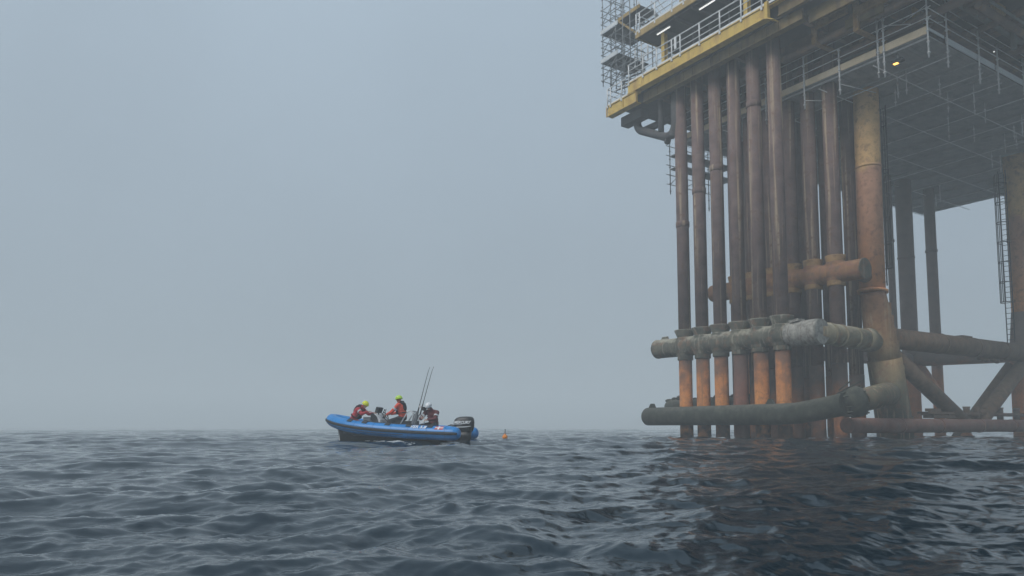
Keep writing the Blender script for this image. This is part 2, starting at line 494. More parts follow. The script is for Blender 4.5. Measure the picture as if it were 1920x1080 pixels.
def sea():
    r = [0.0, .6]
    while r[-1] < 760:
        q = r[-1]
        r.append(q + max(.011, .0046 * q) * (1 + max(0, q - 90) / 60))
    r = np.array(r)
    dr = np.gradient(r)
    t0 = np.linspace(-46, 46, 1000)
    t1 = np.linspace(46, 314, 90)[1:-1]
    th = np.radians(np.concatenate([t0, t1]))
    nr, nc = len(r), len(th)
    X = r[:, None] * np.sin(th)[None, :]
    Y = r[:, None] * np.cos(th)[None, :]
    Z = swell(X, Y)
    DX = np.zeros_like(X)
    DY = np.zeros_like(X)
    lam, k, kx, ky, amp, ph, cx, cy = WV
    gust = 1.0 + .22 * np.sin(X * .21 + Y * .13 + 1.0) * np.sin(Y * .17 - X * .09 + .4)
    cut = np.maximum(dr, r * .0016)
    for i in range(len(lam)):
        w = np.clip((lam[i] / (cut * 2.6) - 1.0), 0, 1)
        rows = np.nonzero(w > 0)[0]
        if len(rows) == 0:
            continue
        e = rows[-1] + 1
        a = X[:e] * kx[i] + Y[:e] * ky[i] + ph[i]
        ww = (w[:e, None] * amp[i]) * gust[:e]
        q = math.sin(i * 12.9898) * 43758.5453
        ga = (q - math.floor(q)) * 2 * math.pi        # waves come in short groups with smoother water between
        gk = k[i] / (3.2 + 2.4 * math.sin(i * 1.7) ** 2)
        en = np.sin(gk * (X[:e] * math.cos(ga) + Y[:e] * math.sin(ga)) + i) * np.sin(gk * .8 * (Y[:e] * math.cos(ga) - X[:e] * math.sin(ga)) + 2.3 * i)
        ww = ww * (.05 + 4.6 * np.maximum(0, en) ** 2.3)
        ca, sa = np.cos(a), np.sin(a)
        Z[:e] += ww * (ca + .70 * ca * sa - .15 * (4 * ca * ca * ca - 3 * ca))   # long gentle backs, short steep fronts
        sa = ww * sa * .5
        DX[:e] -= sa * cx[i]
        DY[:e] -= sa * cy[i]
    X = X + DX
    Y = Y + DY
    Z[0] = Z[0].mean()
    X[0] = 0
    Y[0] = 0
    co = np.stack([X, Y, Z], -1).reshape(-1, 3).astype(np.float32)
    idx = np.arange(nr * nc).reshape(nr, nc)
    nx = np.roll(idx, -1, 1)
    q = np.stack([idx[:-1], nx[:-1], nx[1:], idx[1:]], -1).reshape(-1, 4)
    q = q[:, ::-1]
    me = bpy.data.meshes.new('sea')
    me.vertices.add(len(co))
    me.vertices.foreach_set('co', co.ravel())
    me.loops.add(q.size)
    me.loops.foreach_set('vertex_index', q.ravel().astype(np.int32))
    me.polygons.add(len(q))
    me.polygons.foreach_set('loop_start', np.arange(0, q.size, 4, dtype=np.int32))
    me.polygons.foreach_set('use_smooth', np.ones(len(q), dtype=bool))
    me.update(calc_edges=True)
    o = bpy.data.objects.new('sea', me)
    COL.objects.link(o)
    tag(o, 'choppy dark blue grey sea', 'sea', kind='structure')
    m = bpy.data.materials.new('sea_water')
    m.use_nodes = True
    t = m.node_tree
    p = t.nodes['Principled BSDF']
    p.inputs['Base Color'].default_value = (.003, .015, .025, 1)
    p.inputs['Roughness'].default_value = .03
    p.inputs['IOR'].default_value = 1.50
    g = node(t, 'ShaderNodeNewGeometry')
    def ripple(sx, sy, sc, det):
        mp = node(t, 'ShaderNodeMapping')
        mp.inputs['Rotation'].default_value = (0, 0, R(22))
        mp.inputs['Scale'].default_value = (sx, sy, 1)
        t.links.new(g.outputs['Position'], mp.inputs['Vector'])
        n = node(t, 'ShaderNodeTexNoise')
        n.inputs['Scale'].default_value = sc
        n.inputs['Detail'].default_value = det
        n.inputs['Roughness'].default_value = .6
        n.inputs['Distortion'].default_value = .4
        t.links.new(mp.outputs[0], n.inputs['Vector'])
        return n.outputs['Fac']
    a = ripple(.55, 1.0, 4.5, 5)
    b = ripple(.6, 1.0, 17.0, 4)
    ad = node(t, 'ShaderNodeMath', operation='MULTIPLY_ADD')
    ad.inputs[1].default_value = .4
    t.links.new(b, ad.inputs[0])
    t.links.new(a, ad.inputs[2])
    bp = node(t, 'ShaderNodeBump')
    bp.inputs['Strength'].default_value = 1.0
    bp.inputs['Distance'].default_value = .008
    t.links.new(ad.outputs[0], bp.inputs['Height'])
    t.links.new(bp.outputs[0], p.inputs['Normal'])
    # patches of wash where the pipes and the boat break the surface
    def patch(loc, rot, half, soft):
        mp = node(t, 'ShaderNodeMapping', vector_type='TEXTURE')
        mp.inputs['Location'].default_value = loc
        mp.inputs['Rotation'].default_value = (0, 0, rot)
        mp.inputs['Scale'].default_value = (half[0], half[1], 100)
        t.links.new(g.outputs['Position'], mp.inputs['Vector'])
        ln = node(t, 'ShaderNodeVectorMath', operation='LENGTH')
        t.links.new(mp.outputs[0], ln.inputs[0])
        mr = node(t, 'ShaderNodeMapRange')
        mr.inputs['From Min'].default_value = 1.0
        mr.inputs['From Max'].default_value = soft
        t.links.new(ln.outputs['Value'], mr.inputs['Value'])
        return mr.outputs[0]
    pa = patch(tuple(plat(31.5, 23.6)), PA, (4.2, 7.5), .55)
    pb = patch(tuple(boat_w(-.3, 0)), BYAW, (3.9, 1.75), .75)
    mx = node(t, 'ShaderNodeMath', operation='MAXIMUM')
    t.links.new(pa, mx.inputs[0])
    t.links.new(pb, mx.inputs[1])
    fn = node(t, 'ShaderNodeTexNoise')
    fn.inputs['Scale'].default_value = 1.1
    fn.inputs['Detail'].default_value = 9
    fn.inputs['Roughness'].default_value = .68
    t.links.new(g.outputs['Position'], fn.inputs['Vector'])
    fr = ramp(t, [(.545, (0, 0, 0)), (.61, (1, 1, 1))])
    t.links.new(fn.outputs['Fac'], fr.inputs[0])
    fm = node(t, 'ShaderNodeMath', operation='MULTIPLY')
    t.links.new(fr.outputs[0], fm.inputs[0])
    t.links.new(mx.outputs[0], fm.inputs[1])
    df = node(t, 'ShaderNodeBsdfDiffuse')
    df.inputs['Color'].default_value = (.62, .66, .68, 1)
    ms = node(t, 'ShaderNodeMixShader')
    t.links.new(fm.outputs[0], ms.inputs[0])
    t.links.new(p.outputs[0], ms.inputs[1])
    t.links.new(df.outputs[0], ms.inputs[2])
    t.links.new(ms.outputs[0], t.nodes['Material Output'].inputs['Surface'])
    me.materials.append(m)
    return o

BOAT = Vector((-4.10, 27.5, 0.0))
BYAW = R(162)
def boat_w(x, y, z=0.0):
    c, s_ = math.cos(BYAW), math.sin(BYAW)
    return BOAT + Vector((x * c - y * s_, x * s_ + y * c, z))
sea()

# ------------------------------------------------------------------ the oil platform: one welded structure
def lerp(p, q, t):
    return tuple(a + (b - a) * t for a, b in zip(p, q))

def arc_pipe(pts, r):
    """round the corners of a polyline (elbows)"""
    o = [Vector(pts[0])]
    for i in range(1, len(pts) - 1):
        a, b, c = Vector(pts[i - 1]), Vector(pts[i]), Vector(pts[i + 1])
        u, w = (a - b).normalized() * r, (c - b).normalized() * r
        for k in range(7):
            s_ = k / 6
            o.append((b + u) * (1 - s_) ** 2 + b * 2 * s_ * (1 - s_) + (b + w) * s_ ** 2)
    o.append(Vector(pts[-1]))
    return o

P = PT('oil_platform', (40, 24, 0), 'rust streaked steel oil platform on tubular legs, yellow edged deck above the sea', 'oil platform')

# legs
root = empty('leg', (0, 0, 0)); root.parent = P.e
up = MB().tube([(35.05, 20.5, 20.3), (34.95, 20.5, 13.6), (34.85, 20.5, 7.3)], [.60, .60, .61], 32)
up.tube([(34.95, 20.5, 13.55), (34.95, 20.5, 13.66)], .63, 32)
up.tube([(34.86, 20.5, 7.3), (34.85, 20.5, 7.18)], .72, 32)
up_o = P.part(up, 'upper_leg', M['leg'], root)
lo = MB()
prof = [(34.86, 7.25, .58), (34.95, 6.9, .60), (35.10, 6.2, .66), (35.30, 5.4, .71), (35.5, 4.6, .73), (35.68, 3.8, .74)]
lo.tube([(a, 20.5, z) for a, z, r in prof], [r for a, z, r in prof], 32)
lo.tube([(35.66, 20.5, 3.9), (36.0, 20.5, 2.2), (36.25, 20.5, .9), (36.8, 20.5, -3.5)], [.80, .82, .84, .86], 32)
lo.tube([(36.24, 20.5, .98), (36.26, 20.5, .86)], .90, 32)
for k in range(6):                                   # doubler plates up the far side of the sleeve
    z = 6.7 - k * .62
    lo.box((35.45 + .19 * k, 20.0, z - .5), (35.62 + .19 * k, 20.95, z))
P.part(lo, 'leg_sleeve', M['leg_low'], root)

def plain_leg(a0, b0, r, a1=None, m_='far'):
    m = MB().tube([(a0, b0, 20.3), (a1 if a1 is not None else a0, b0, -4)], r, 28)
    m.tube([(a0, b0, 12.1), (a0, b0, 12.22)], r + .03, 28)
    return P.part(m, 'leg', M[m_])

rl = plain_leg(51.25, 20.5, .60, m_='leg')
rs = MB().tube([(51.25, 20.5, 7.6), (51.25, 20.5, 5.2), (51.3, 20.5, -3)], [.62, .82, .9], 28)
P.part(rs, 'leg_sleeve', M['far'], rl)
fl = plain_leg(50.2, 27.0, .52)
for z in (14.2, 11.4, 9.0, 6.0, 4.4, 3.2):
    P.part(MB().box((50.55, 26.9, z), (50.86, 27.15, z + .22)), 'clamp', M['far'], fl)
plain_leg(35.2, 28.6, .5)
for a, b, r in ((53.6, 27.0, .36), (48.3, 27.0, .22)):
    m = MB().tube([(a, b, 20.2), (a, b, -4)], r, 20)
    m.tube([(a, b, 13.0), (a, b, 13.15)], r + .05, 20)
    P.part(m, 'caisson', M['far'])

# horizontal and diagonal braces
def brace(pts, r, m='brace', seg=24):
    b = MB().tube(pts, r, seg)
    return P.part(b, 'brace', M[m])

bb = brace([(35.4, 20.5, 5.0), (51.2, 20.5, 5.05)], .53)
for a in (41.0, 44.6, 48.0):
    P.part(MB().tube([(a, 20.5, 5.02), (a + .12, 20.5, 5.02)], .56, 24), 'weld_band', M['brace'], bb)
w = MB()
for k in range(7):                                  # weed and old anodes hanging under the pipe
    a = 45.4 + k * .42
    w.ball((a, 20.5, 4.46 - .05 * (k % 3)), (.20, .16, .12), 10, 6)
P.part(w, 'marine_growth', M['brace'], bb)
P.part(MB().box((43.2, 20.3, 5.5), (44.3, 20.7, 5.62)), 'saddle_plate', M['brace'], bb)
brace([(51.2, 20.5, 5.05), (50.3, 27.0, 5.15)], .52, 'far')
brace([(50.2, 27.0, 5.1), (35.3, 28.4, 5.1)], .45, 'far')
brace([(36.2, 20.5, 4.3), (43.3, 20.5, .75)], .40)
brace([(51.1, 20.5, 4.5), (44.9, 20.5, .75)], .40)
brace([(50.4, 20.9, 4.3), (50.4, 24.6, -.6)], .40)
brace([(50.4, 26.6, 4.6), (50.4, 23.5, -.6)], .38, 'far')
lowp = MB().tube([(30.7, 19.5, .60), (38, 19.75, .60), (64, 20.4, .62)], .35, 24)
for a in (35.2, 39.0, 43.5, 47.5):
    lowp.tube([(a, 19.66 + (a - 35) * .025, .60), (a + .1, 19.66 + (a - 35) * .025, .60)], .375, 24)
P.part(lowp, 'waterline_brace', M['low_red'])

# conductor guides with their sleeves
FRONT = [28.85 - 1.265 * i for i in range(6)]
ROW2 = [21.11, 22.36, 23.55, 24.75, 26.0, 27.15]
ROW3 = [21.72, 23.05, 24.39]
g = MB().tube([(30.4, 31.0, 5.02), (30.4, 30.3, 5.0), (30.4, 21.6, 4.95)], [.54, .53, .54], 32)
g.tube([(30.4, 31.02, 5.02), (30.4, 30.92, 5.02)], .565, 32)
g.box((30.35, 30.15, 5.45), (30.45, 30.65, 5.72))
for b in FRONT:
    g.ball((30.4, b, 4.98), (.60, .58, .60), 20, 12)
    g.tube([(30.4, b, 4.45), (30.4, b, 5.50)], .46, 24)
go = fused(g, 'conductor_guide', M['guide'], P, .05, 5)
for b in FRONT:
    s_ = MB().tube([(30.4, b, 4.22), (30.4, b, 4.26), (30.4, b, 4.7), (30.4, b, 5.35), (30.4, b, 5.52), (30.4, b, 5.84), (30.4, b, 5.90)], [.41, .43, .43, .43, .43, .57, .57], 28)
    P.part(s_, 'sleeve', M['guide'], go)
wr = MB().tube([(30.4, 22.1, 4.95), (30.4, 21.9, 4.95), (30.4, 20.6, 4.93), (30.4, 20.4, 4.92)], [.57, .60, .61, .60], 32)
wr.tube([(30.4, 20.42, 4.92), (30.4, 20.36, 4.92)], .56, 32)
wr.bar((30.2, 21.8, 5.5), (30.2, 21.3, 5.56), .5, .12)
P.part(wr, 'wrapping', M['guide_wrap'], go)
ln = MB().tube([(30.5, 20.82, 4.95), (32.5, 20.75, 4.9), (35.3, 20.55, 4.75)], .52, 32)
ln.tube([(34.1, 20.62, 4.82), (34.55, 20.6, 4.8)], [.55, .60], 32)
for a in (31.4, 32.2, 33.2):
    ln.tube([(a, 20.78 - (a - 30.5) * .05, 4.95 - (a - 30.5) * .04), (a + .07, 20.78 - (a - 30.5) * .05, 4.95 - (a - 30.5) * .04)], .545, 32)
P.part(ln, 'link_pipe', M['link'])

g2 = MB().tube([(32.8, 28.85, 8.2), (32.8, 19.6, 8.02)], .49, 32)
g2.ball((32.8, 28.85, 8.2), (.49, .22, .49), 20, 10)
for b in ROW2:
    g2.ball((32.8, b, 8.08), (.54, .58, .56), 18, 10)
    g2.tube([(32.8, b, 7.62), (32.8, b, 8.62)], .45, 20)
g2o = fused(g2, 'conductor_guide', M['guide_rust'], P, .05, 5)
for i, b in enumerate(ROW2):
    s_ = MB().tube([(32.8, b, 7.40), (32.8, b, 7.44), (32.8, b, 8.6), (32.8, b, 8.86), (32.8, b, 8.90)], [.41, .43, .43, .48, .48], 24)
    P.part(s_, 'sleeve', M['sleeve'], g2o)
cp = MB().tube([(32.8, 19.62, 8.02), (32.8, 19.57, 8.02)], .50, 32)
P.part(cp, 'end_cap', M['guide'], g2o)
brace([(33.0, 20.4, 8.0), (34.9, 20.5, 7.9)], .30)
brace([(32.8, 27.9, 8.15), (35.2, 28.6, 8.15)], .30, 'far')

# boat fenders just above the water
f1 = MB()
pts = [(29.5, 31.02, 1.12), (29.5, 30.94, 1.12), (29.5, 24.0, 1.13), (29.5, 22.4, 1.13), (29.5, 21.2, 1.16), (29.5, 20.0, 1.33), (29.5, 18.75, 1.53)]
f1.tube(pts, [.36, .50, .50, .50, .49, .49, .49], 32)
f1.ball((29.5, 30.92, 1.12), (.49, .26, .49), 22, 10)
for b, z in ((30.55, 1.58), (22.6, 1.60)):          # padeyes
    f1.add([(29.4, b - .25, z), (29.4, b + .25, z), (29.4, b + .08, z + .26), (29.4, b - .1, z + .26), (29.55, b - .25, z), (29.55, b + .25, z), (29.55, b + .08, z + .26), (29.55, b - .1, z + .26)],
           [(0, 1, 2, 3), (7, 6, 5, 4), (0, 4, 5, 1), (1, 5, 6, 2), (2, 6, 7, 3), (3, 7, 4, 0)])
f1o = P.part(f1, 'boat_fender', M['fender'])
j = MB()
A0, A1 = Vector((29.52, 18.85, 1.52)), Vector((30.15, 18.35, 1.70))
j.tube([A0, A0.lerp(A1, .25), A0.lerp(A1, .75), A1], [.46, .66, .68, .56], 28)
dr_ = (A1 - A0).normalized()
sd_ = dr_.cross(Vector((0, 0, 1))).normalized()
up_ = sd_.cross(dr_)
for k in range(14):                                 # lashings and stiffeners round the joint
    an = 2 * math.pi * k / 14 + .2
    rr = sd_ * math.cos(an) + up_ * math.sin(an)
    j.bar(A0 - dr_ * .12 + rr * .54, A1 + dr_ * .02 + rr * .62, .04, .06, rr)
j.bar(A0 + up_ * .62 - sd_ * .2, A0 + up_ * .95 + dr_ * .6, .06, .06)
j.bar(A0 + up_ * .60 + sd_ * .3, A0 + up_ * .80 + dr_ * .9, .05, .05)
P.part(j, 'joint_flange', M['fender'], f1o)
f2 = MB().tube([A0.lerp(A1, .8), (31.2, 18.4, 1.86), (33.3, 19.2, 2.05), (35.9, 20.5, 2.2)], [.5, .52, .54, .56], 28)
P.part(f2, 'fender_arm', M['leg_low'])
f3 = MB().tube([(33.4, 33.2, 1.75), (33.4, 32.9, 1.75), (33.4, 24.0, 1.8)], [.36, .50, .50], 26)
f3.ball((33.4, 32.95, 1.75), (.49, .30, .49), 18, 8)
random.seed(8)
for k in range(16):
    b = 33.0 - k * .42
    f3.ball((33.3, b, 2.12 + random.uniform(0, .16)), (.22, random.uniform(.16, .32), random.uniform(.10, .22)), 9, 6)
P.part(f3, 'boat_fender', M['fender'])

# decks
dk = MB().box((29.35, 10, 20.16), (62, 33.3, 20.22))
P.part(dk, 'underdeck_plate', M['soffit'])
gb = MB()
for a in (32.0, 35.0, 38.2, 41.5, 44.8, 48.0, 51.2, 54.5, 58.0, 61.6):
    gb.box((a - .13, 10, 19.45), (a + .13, 30.5, 20.155))
    gb.box((a - .3, 10, 19.40), (a + .3, 30.5, 19.447))
P.part(gb, 'deck_girder', M['girder'])
gc = MB()
for b in (11.5, 13.6, 15.7, 17.9, 20.5, 24.6, 28.2, 30.3):
    gc.box((29.9, b - .10, 19.75), (61.9, b + .10, 20.158))
P.part(gc, 'cross_girder', M['girder'])
e1 = MB().box((28.90, 21.8, 20.25), (29.02, 31.57, 20.80))
e1.box((28.84, 21.8, 20.803), (29.3, 31.58, 20.85))
e1.box((28.84, 21.8, 20.20), (29.3, 31.58, 20.247))
e1.box((28.86, 30.35, 20.25), (28.897, 30.7, 20.80))
P.part(e1, 'edge_beam', M['yellow'])
e2 = MB().box((28.90, 30.87, 19.53), (29.02, 33.4, 20.12))
e2.box((28.84, 30.87, 20.123), (29.3, 33.42, 20.165))
e2.box((28.84, 30.87, 19.485), (29.3, 33.42, 19.527))
e2.box((28.85, 31.98, 19.53), (28.897, 32.03, 20.12))
e2.box((28.84, 33.42, 19.485), (28.9, 33.5, 20.165))
P.part(e2, 'edge_beam', M['yellow'])
e3 = MB().box((28.98, 10, 20.803), (29.3, 21.75, 20.90))
e3.box((28.84, 21.62, 20.15), (29.05, 21.797, 21.0))
e3.add([(28.84, 21.70, 20.15), (29.3, 21.70, 20.15), (29.3, 21.35, 19.95), (28.84, 21.35, 19.95), (28.84, 21.70, 20.20), (29.3, 21.70, 20.20), (29.3, 21.35, 20.0), (28.84, 21.35, 20.0)],
       [(0, 1, 2, 3), (7, 6, 5, 4), (0, 4, 5, 1), (1, 5, 6, 2), (2, 6, 7, 3), (3, 7, 4, 0)])
P.part(e3, 'edge_beam', M['yellow'])
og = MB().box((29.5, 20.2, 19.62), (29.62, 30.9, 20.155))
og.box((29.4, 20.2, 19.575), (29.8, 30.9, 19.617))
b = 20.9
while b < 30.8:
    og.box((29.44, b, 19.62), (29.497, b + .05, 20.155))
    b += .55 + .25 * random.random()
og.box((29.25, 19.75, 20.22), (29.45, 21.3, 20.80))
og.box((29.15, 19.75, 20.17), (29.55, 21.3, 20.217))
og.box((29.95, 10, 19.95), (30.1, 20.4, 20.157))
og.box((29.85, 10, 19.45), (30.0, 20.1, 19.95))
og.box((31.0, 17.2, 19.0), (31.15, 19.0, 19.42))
P.part(og, 'girder_plate', M['ochre_shaded'])
br = MB()
for b, z in ((20.55, 18.95), (18.4, 18.6)):          # hangers under the girders
    br.box((30.85, b - .12, z), (31.0, b + .12, 20.1))
    br.bar((30.9, b, z + .05), (33.2, b, z + .1), .24, .10)
    br.bar((30.9, b - .1, z + .9), (30.95, b - 1.7, z + .95), .2, .4)
P.part(br, 'hanger_bracket', M['sleeve'])
uf = MB()
for a, z, r in ((31.3, 19.15, .16), (33.0, 18.95, .20), (36.5, 19.1, .14), (40.0, 19.0, .18), (44.0, 19.1, .16), (49.0, 19.0, .2), (55.5, 19.0, .18)):
    uf.tube([(a, 10, z), (a, 30.2, z)], r, 12)
for b, z, r in ((19.2, 18.85, .15), (16.4, 18.9, .22), (14.4, 18.7, .16), (23.2, 19.0, .14), (26.3, 18.95, .16)):
    uf.tube([(33.5, b, z), (61, b, z)], r, 12)
uf.tube(arc_pipe([(36.0, 15.2, 20.1), (36.0, 15.2, 19.3), (34.0, 15.2, 19.2), (34.0, 10.5, 19.2)], .3), .13, 12)
uf.tube(arc_pipe([(40.2, 13.2, 20.1), (40.2, 13.2, 18.9), (40.2, 12.2, 18.8)], .3), .2, 12)
P.part(uf, 'service_pipe', M['girder'])
for pts, r in (([(33.2, 15.4, 19.42), (60, 15.4, 19.38)], .13), ([(38.5, 15.1, 20.15), (38.5, 15.1, 18.5)], .13), ([(35.1, 15.2, 20.1), (35.1, 15.2, 19.0)], .07), ([(42.6, 14.8, 20.1), (42.6, 14.8, 18.3)], .1),
               ([(33.4, 19.0, 18.9), (33.4, 24.5, 18.9)], .11), ([(33.9, 22.0, 20.1), (33.9, 22.0, 18.7)], .08), ([(34.2, 14.2, 19.0), (48, 14.2, 18.95)], .06)):
    P.part(MB().tube(pts, r, 12), 'service_pipe', M['tank'])
for a0, a1, b_ in ((35.4, 36.6, 14.6), (39.2, 40.6, 14.4), (41.6, 42.4, 14.3), (33.1, 34.2, 16.9)):
    P.part(MB().box((a0, b_, 19.2), (a1, b_ + .12, 19.74)), 'hanger_plate', M['ochre'])
fp = MB().box((28.95, 10, 20.853), (33, 31.55, 20.88))
fp.box((28.95, 31.6, 20.168), (33, 33.4, 20.20))
P.part(fp, 'deck_plating', M['soffit'])
wl = MB().box((32.4, 10, 20.9), (32.6, 31.0, 23.3))
wl.box((32.62, 30.8, 20.9), (38, 31.0, 23.3))
for b in np.arange(10.4, 30.9, .9):
    wl.box((32.36, b, 20.9), (32.397, b + .06, 23.3))
P.part(wl, 'module_wall', M['wall'])
for b, z1 in ((29.35, 23.35), (23.5, 23.35)):
    c_ = MB().box((29.6, b - .12, 20.9), (29.63, b + .12, z1)).box((29.84, b - .12, 20.9), (29.87, b + .12, z1)).box((29.633, b - .015, 20.9), (29.837, b + .015, z1))
    P.part(c_, 'deck_column', M['yellow'])
for b in (28.2, 27.0, 25.6, 24.2, 22.8):             # small vessels seen through the railing
    v_ = MB().tube([(30.9, b, 20.9), (30.9, b, 21.0), (30.9, b, 21.8), (30.9, b, 22.1), (30.9, b, 22.2)], [.26, .30, .30, .2, .08], 18)
    v_.tube([(30.9, b, 22.1), (30.9, b, 23.2)], .05, 8)
    P.part(v_, 'tank', M['tank'])
d2 = MB().box((28.95, 10, 23.40), (40, 30.8, 23.60))
P.part(d2, 'upper_deck_plate', M['soffit'])
d2e = MB().box((28.88, 10, 23.32), (28.947, 30.85, 23.68)).box((28.95, 30.803, 23.32), (36, 30.87, 23.68))
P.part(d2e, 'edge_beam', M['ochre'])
tr = MB()
for b in np.arange(11, 30.5, 1.3):
    tr.box((29.1, b, 23.2), (33, b + .1, 23.398))
tr.tube([(29.05, 10, 23.22), (29.05, 29.9, 23.22)], .022, 6)
P.part(tr, 'deck_beam', M['wall'])
w2 = MB().box((32.6, 10, 23.6), (32.8, 28.2, 28))
for b in np.arange(10.4, 28, 1.1):
    w2.box((32.56, b, 23.6), (32.597, b + .08, 28))
P.part(w2, 'module_wall', M['wall'])
c2 = MB().box((29.7, 27.9, 23.6), (29.9, 28.1, 28))
P.part(c2, 'deck_column', M['ochre'])

# stair and landing outside the upper deck, running away from the sea face
st = MB()
for k in range(15):
    st.box((31.2 + k * .26, 31.7, 26.1 - k * .17), (31.45 + k * .26, 32.8, 26.14 - k * .17))
sto = P.part(st, 'stair', M['soffit'])
sg = MB()
for b in (31.66, 32.84):
    sg.bar((31.0, b, 26.25), (35.2, b, 23.5), .06, .26)
P.part(sg, 'stringer', M['tank'], sto)
hr = MB()
for b in (31.66, 32.84):
    for dz in (.55, 1.1):
        hr.tube([(31.0, b, 26.25 + dz), (35.2, b, 23.5 + dz)], .024, 8)
    for k in range(6):
        a = 31.0 + k * .84
        hr.tube([(a, b, 26.25 - k * .55), (a, b, 27.35 - k * .55)], .022, 8)
P.part(hr, 'handrail', M['rail'], sto)
ld = MB().box((30.0, 31.6, 26.06), (31.2, 33.7, 26.16))
P.part(ld, 'landing', M['soffit'], sto)
lf = MB().box((29.94, 31.6, 26.0), (29.997, 33.7, 26.22)).box((30.0, 33.703, 26.0), (31.2, 33.76, 26.22))
lf.bar((30.0, 33.5, 26.0), (31.0, 31.6, 24.0), .12, .12)
P.part(lf, 'landing_edge', M['ochre'], sto)

# the cranked pipe loop under the left end of the deck
bp_ = MB()
bp_.tube(arc_pipe([(30.2, 32.2, 19.6), (30.2, 32.2, 18.55), (30.2, 29.55, 17.15), (30.2, 29.05, 17.5), (30.2, 29.05, 19.6)], .5), .24, 18)
bp_.tube(arc_pipe([(30.2, 31.6, 18.3), (31.6, 31.0, 19.1), (31.6, 30.2, 19.2)], .5), .22, 16)
bp_.tube([(30.2, 30.2, 17.6), (30.2, 30.2, 19.6)], .17, 14)
bp_.tube([(30.2, 29.75, 17.05), (30.2, 29.65, 16.98)], .2, 12)
bp_.box((29.6, 31.2, 18.9), (30.2, 33.0, 19.45))
P.part(bp_, 'drain_pipe', M['dark_pipe'])

# ------------------------------------------------------------------ conductor pipes (driven separately through the guides)
ORD = ['first', 'second', 'third', 'fourth', 'fifth', 'sixth']
def conductor(a, b, zc, label, group, r=.345, collar=None, low_r=.36, low='pipe_low'):
    t = PT('conductor_pipe', (a, b, 0), label, 'pipe', group)
    t.part(MB().tube([(a, b, 20.1), (a, b, zc)], r, 28), 'upper_pipe', M['pipe'])
    t.part(MB().tube([(a, b, zc - .02), (a, b, -3.5)], low_r, 28), 'lower_pipe', M[low])
    if collar:
        m = MB()
        for z in collar:
            m.tube([(a, b, z - .16), (a, b, z - .14), (a, b, z + .14), (a, b, z + .16)], [r + .01, r + .035, r + .035, r + .01], 28)
        t.part(m, 'collar', M['pipe'])
    return t
fl_txt = ['first pipe of the front row, the outermost one against open fog', 'second pipe of the front row from the open sea side',
          'third pipe of the front row from the open sea side, pale streaks near its top', 'fourth pipe of the front row from the open sea side, reddest below the guide',
          'fifth pipe of the front row from the open sea side, orange below the guide', 'last and nearest pipe of the front row, beside the flaking wrapped end of the guide']
for i, b in enumerate(FRONT):
    conductor(30.4, b, 4.4, fl_txt[i], 'front row of conductor pipes through the lower guide', collar={0: (11.9,), 1: (13.5,), 2: (14.4,), 4: (17.0,)}.get(i), low='pipe_low_red' if i == 3 else 'pipe_low')
r2_txt = ['pipe through the upper guide nearest the guide end cap and the orange leg', 'pipe through the upper guide, second from the guide end cap',
          'pipe through the upper guide just right of the nearest front row pipe', 'pipe through the upper guide half hidden between the last two front row pipes',
          'pipe through the upper guide glimpsed between the fourth and fifth front row pipes', 'pipe through the upper guide farthest from the leg, mostly behind the fourth front row pipe']
for i, b in enumerate(ROW2):
    conductor(32.8, b, 3.6, r2_txt[i], 'second row of conductor pipes through the upper guide', r=.36, low='pipe_low_dim')
r3_txt = ['dark pipe of the rear row right beside the thick orange leg', 'dark pipe of the rear row showing between the two nearest upper guide pipes', 'dark pipe of the rear row showing left of the second upper guide pipe']
for i, b in enumerate(ROW3):
    conductor(35.2, b, 3.2, r3_txt[i], 'rear row of conductor pipes', r=.35, low='pipe_low_dim')

# ------------------------------------------------------------------ railings
def railing(name, base, pts, posts, h, label, mids=2, toe=True, rp=.031, group=None):
    """pts: corner points (a, b) on the deck at height base; posts: (a, b) of every post"""
    t = PT(name, (*pts[0], base), label, 'railing', group)
    for a, b in posts:
        m = MB().tube([(a, b, base - .12), (a, b, base + h)], .040, 8)
        m.box((a - .05, b - .05, base - .16), (a + .02, b + .05, base - .02))
        t.part(m, 'post', M['rail'])
    for k in range(mids + 1):
        z = base + h * (1 - k / (mids + 1))
        t.part(MB().tube([(a, b, z) for a, b in pts], rp * (1.25 if k == 0 else .85), 8), 'rail', M['rail'])
    if toe:
        m = MB()
        for p, q in zip(pts, pts[1:]):
            m.bar((*p, base + .06), (*q, base + .06), .02, .11)
        t.part(m, 'toe_plate', M['rail'])
    return t
railing('guard_railing', 20.86, [(31.2, 31.5), (28.87, 31.5), (28.87, 21.8)],
        [(28.87, b) for b in (31.45, 30.24, 29.12, 27.95, 27.31, 25.93, 24.55, 23.19, 21.95)] + [(30.2, 31.5)], 1.08,
        'long pale grey railing along the yellow edge of the main deck', group='deck edge railings')
railing('guard_railing', 20.17, [(31.2, 33.4), (28.87, 33.4), (28.87, 31.7)], [(28.87, b) for b in (33.38, 33.1, 32.1)] + [(30.0, 33.4), (31.1, 33.4)], 1.05,
        'short railing on the lower step at the outer end of the yellow deck', group='deck edge railings')
railing('guard_railing', 23.69, [(34, 30.8), (28.9, 30.8), (28.9, 10.2)], [(28.9, b) for b in (30.78, 30.5, 29.23, 27.89, 27.02, 25.7, 24.4, 23, 21.6, 20.2)] + [(30.6, 30.8), (32.2, 30.8), (33.8, 30.8)], 1.08,
        'railing along the edge of the upper deck, above the white lamps', group='deck edge railings')
railing('guard_railing', 22.75, [(31.0, 31.3), (30.3, 31.3), (30.3, 32.4), (31.0, 32.4)], [(30.3, 31.3), (30.3, 31.85), (30.3, 32.4), (31.0, 31.3), (31.0, 32.4)], 1.1,
        'small box of railing at the foot of the outside stair', group='deck edge railings', toe=False)
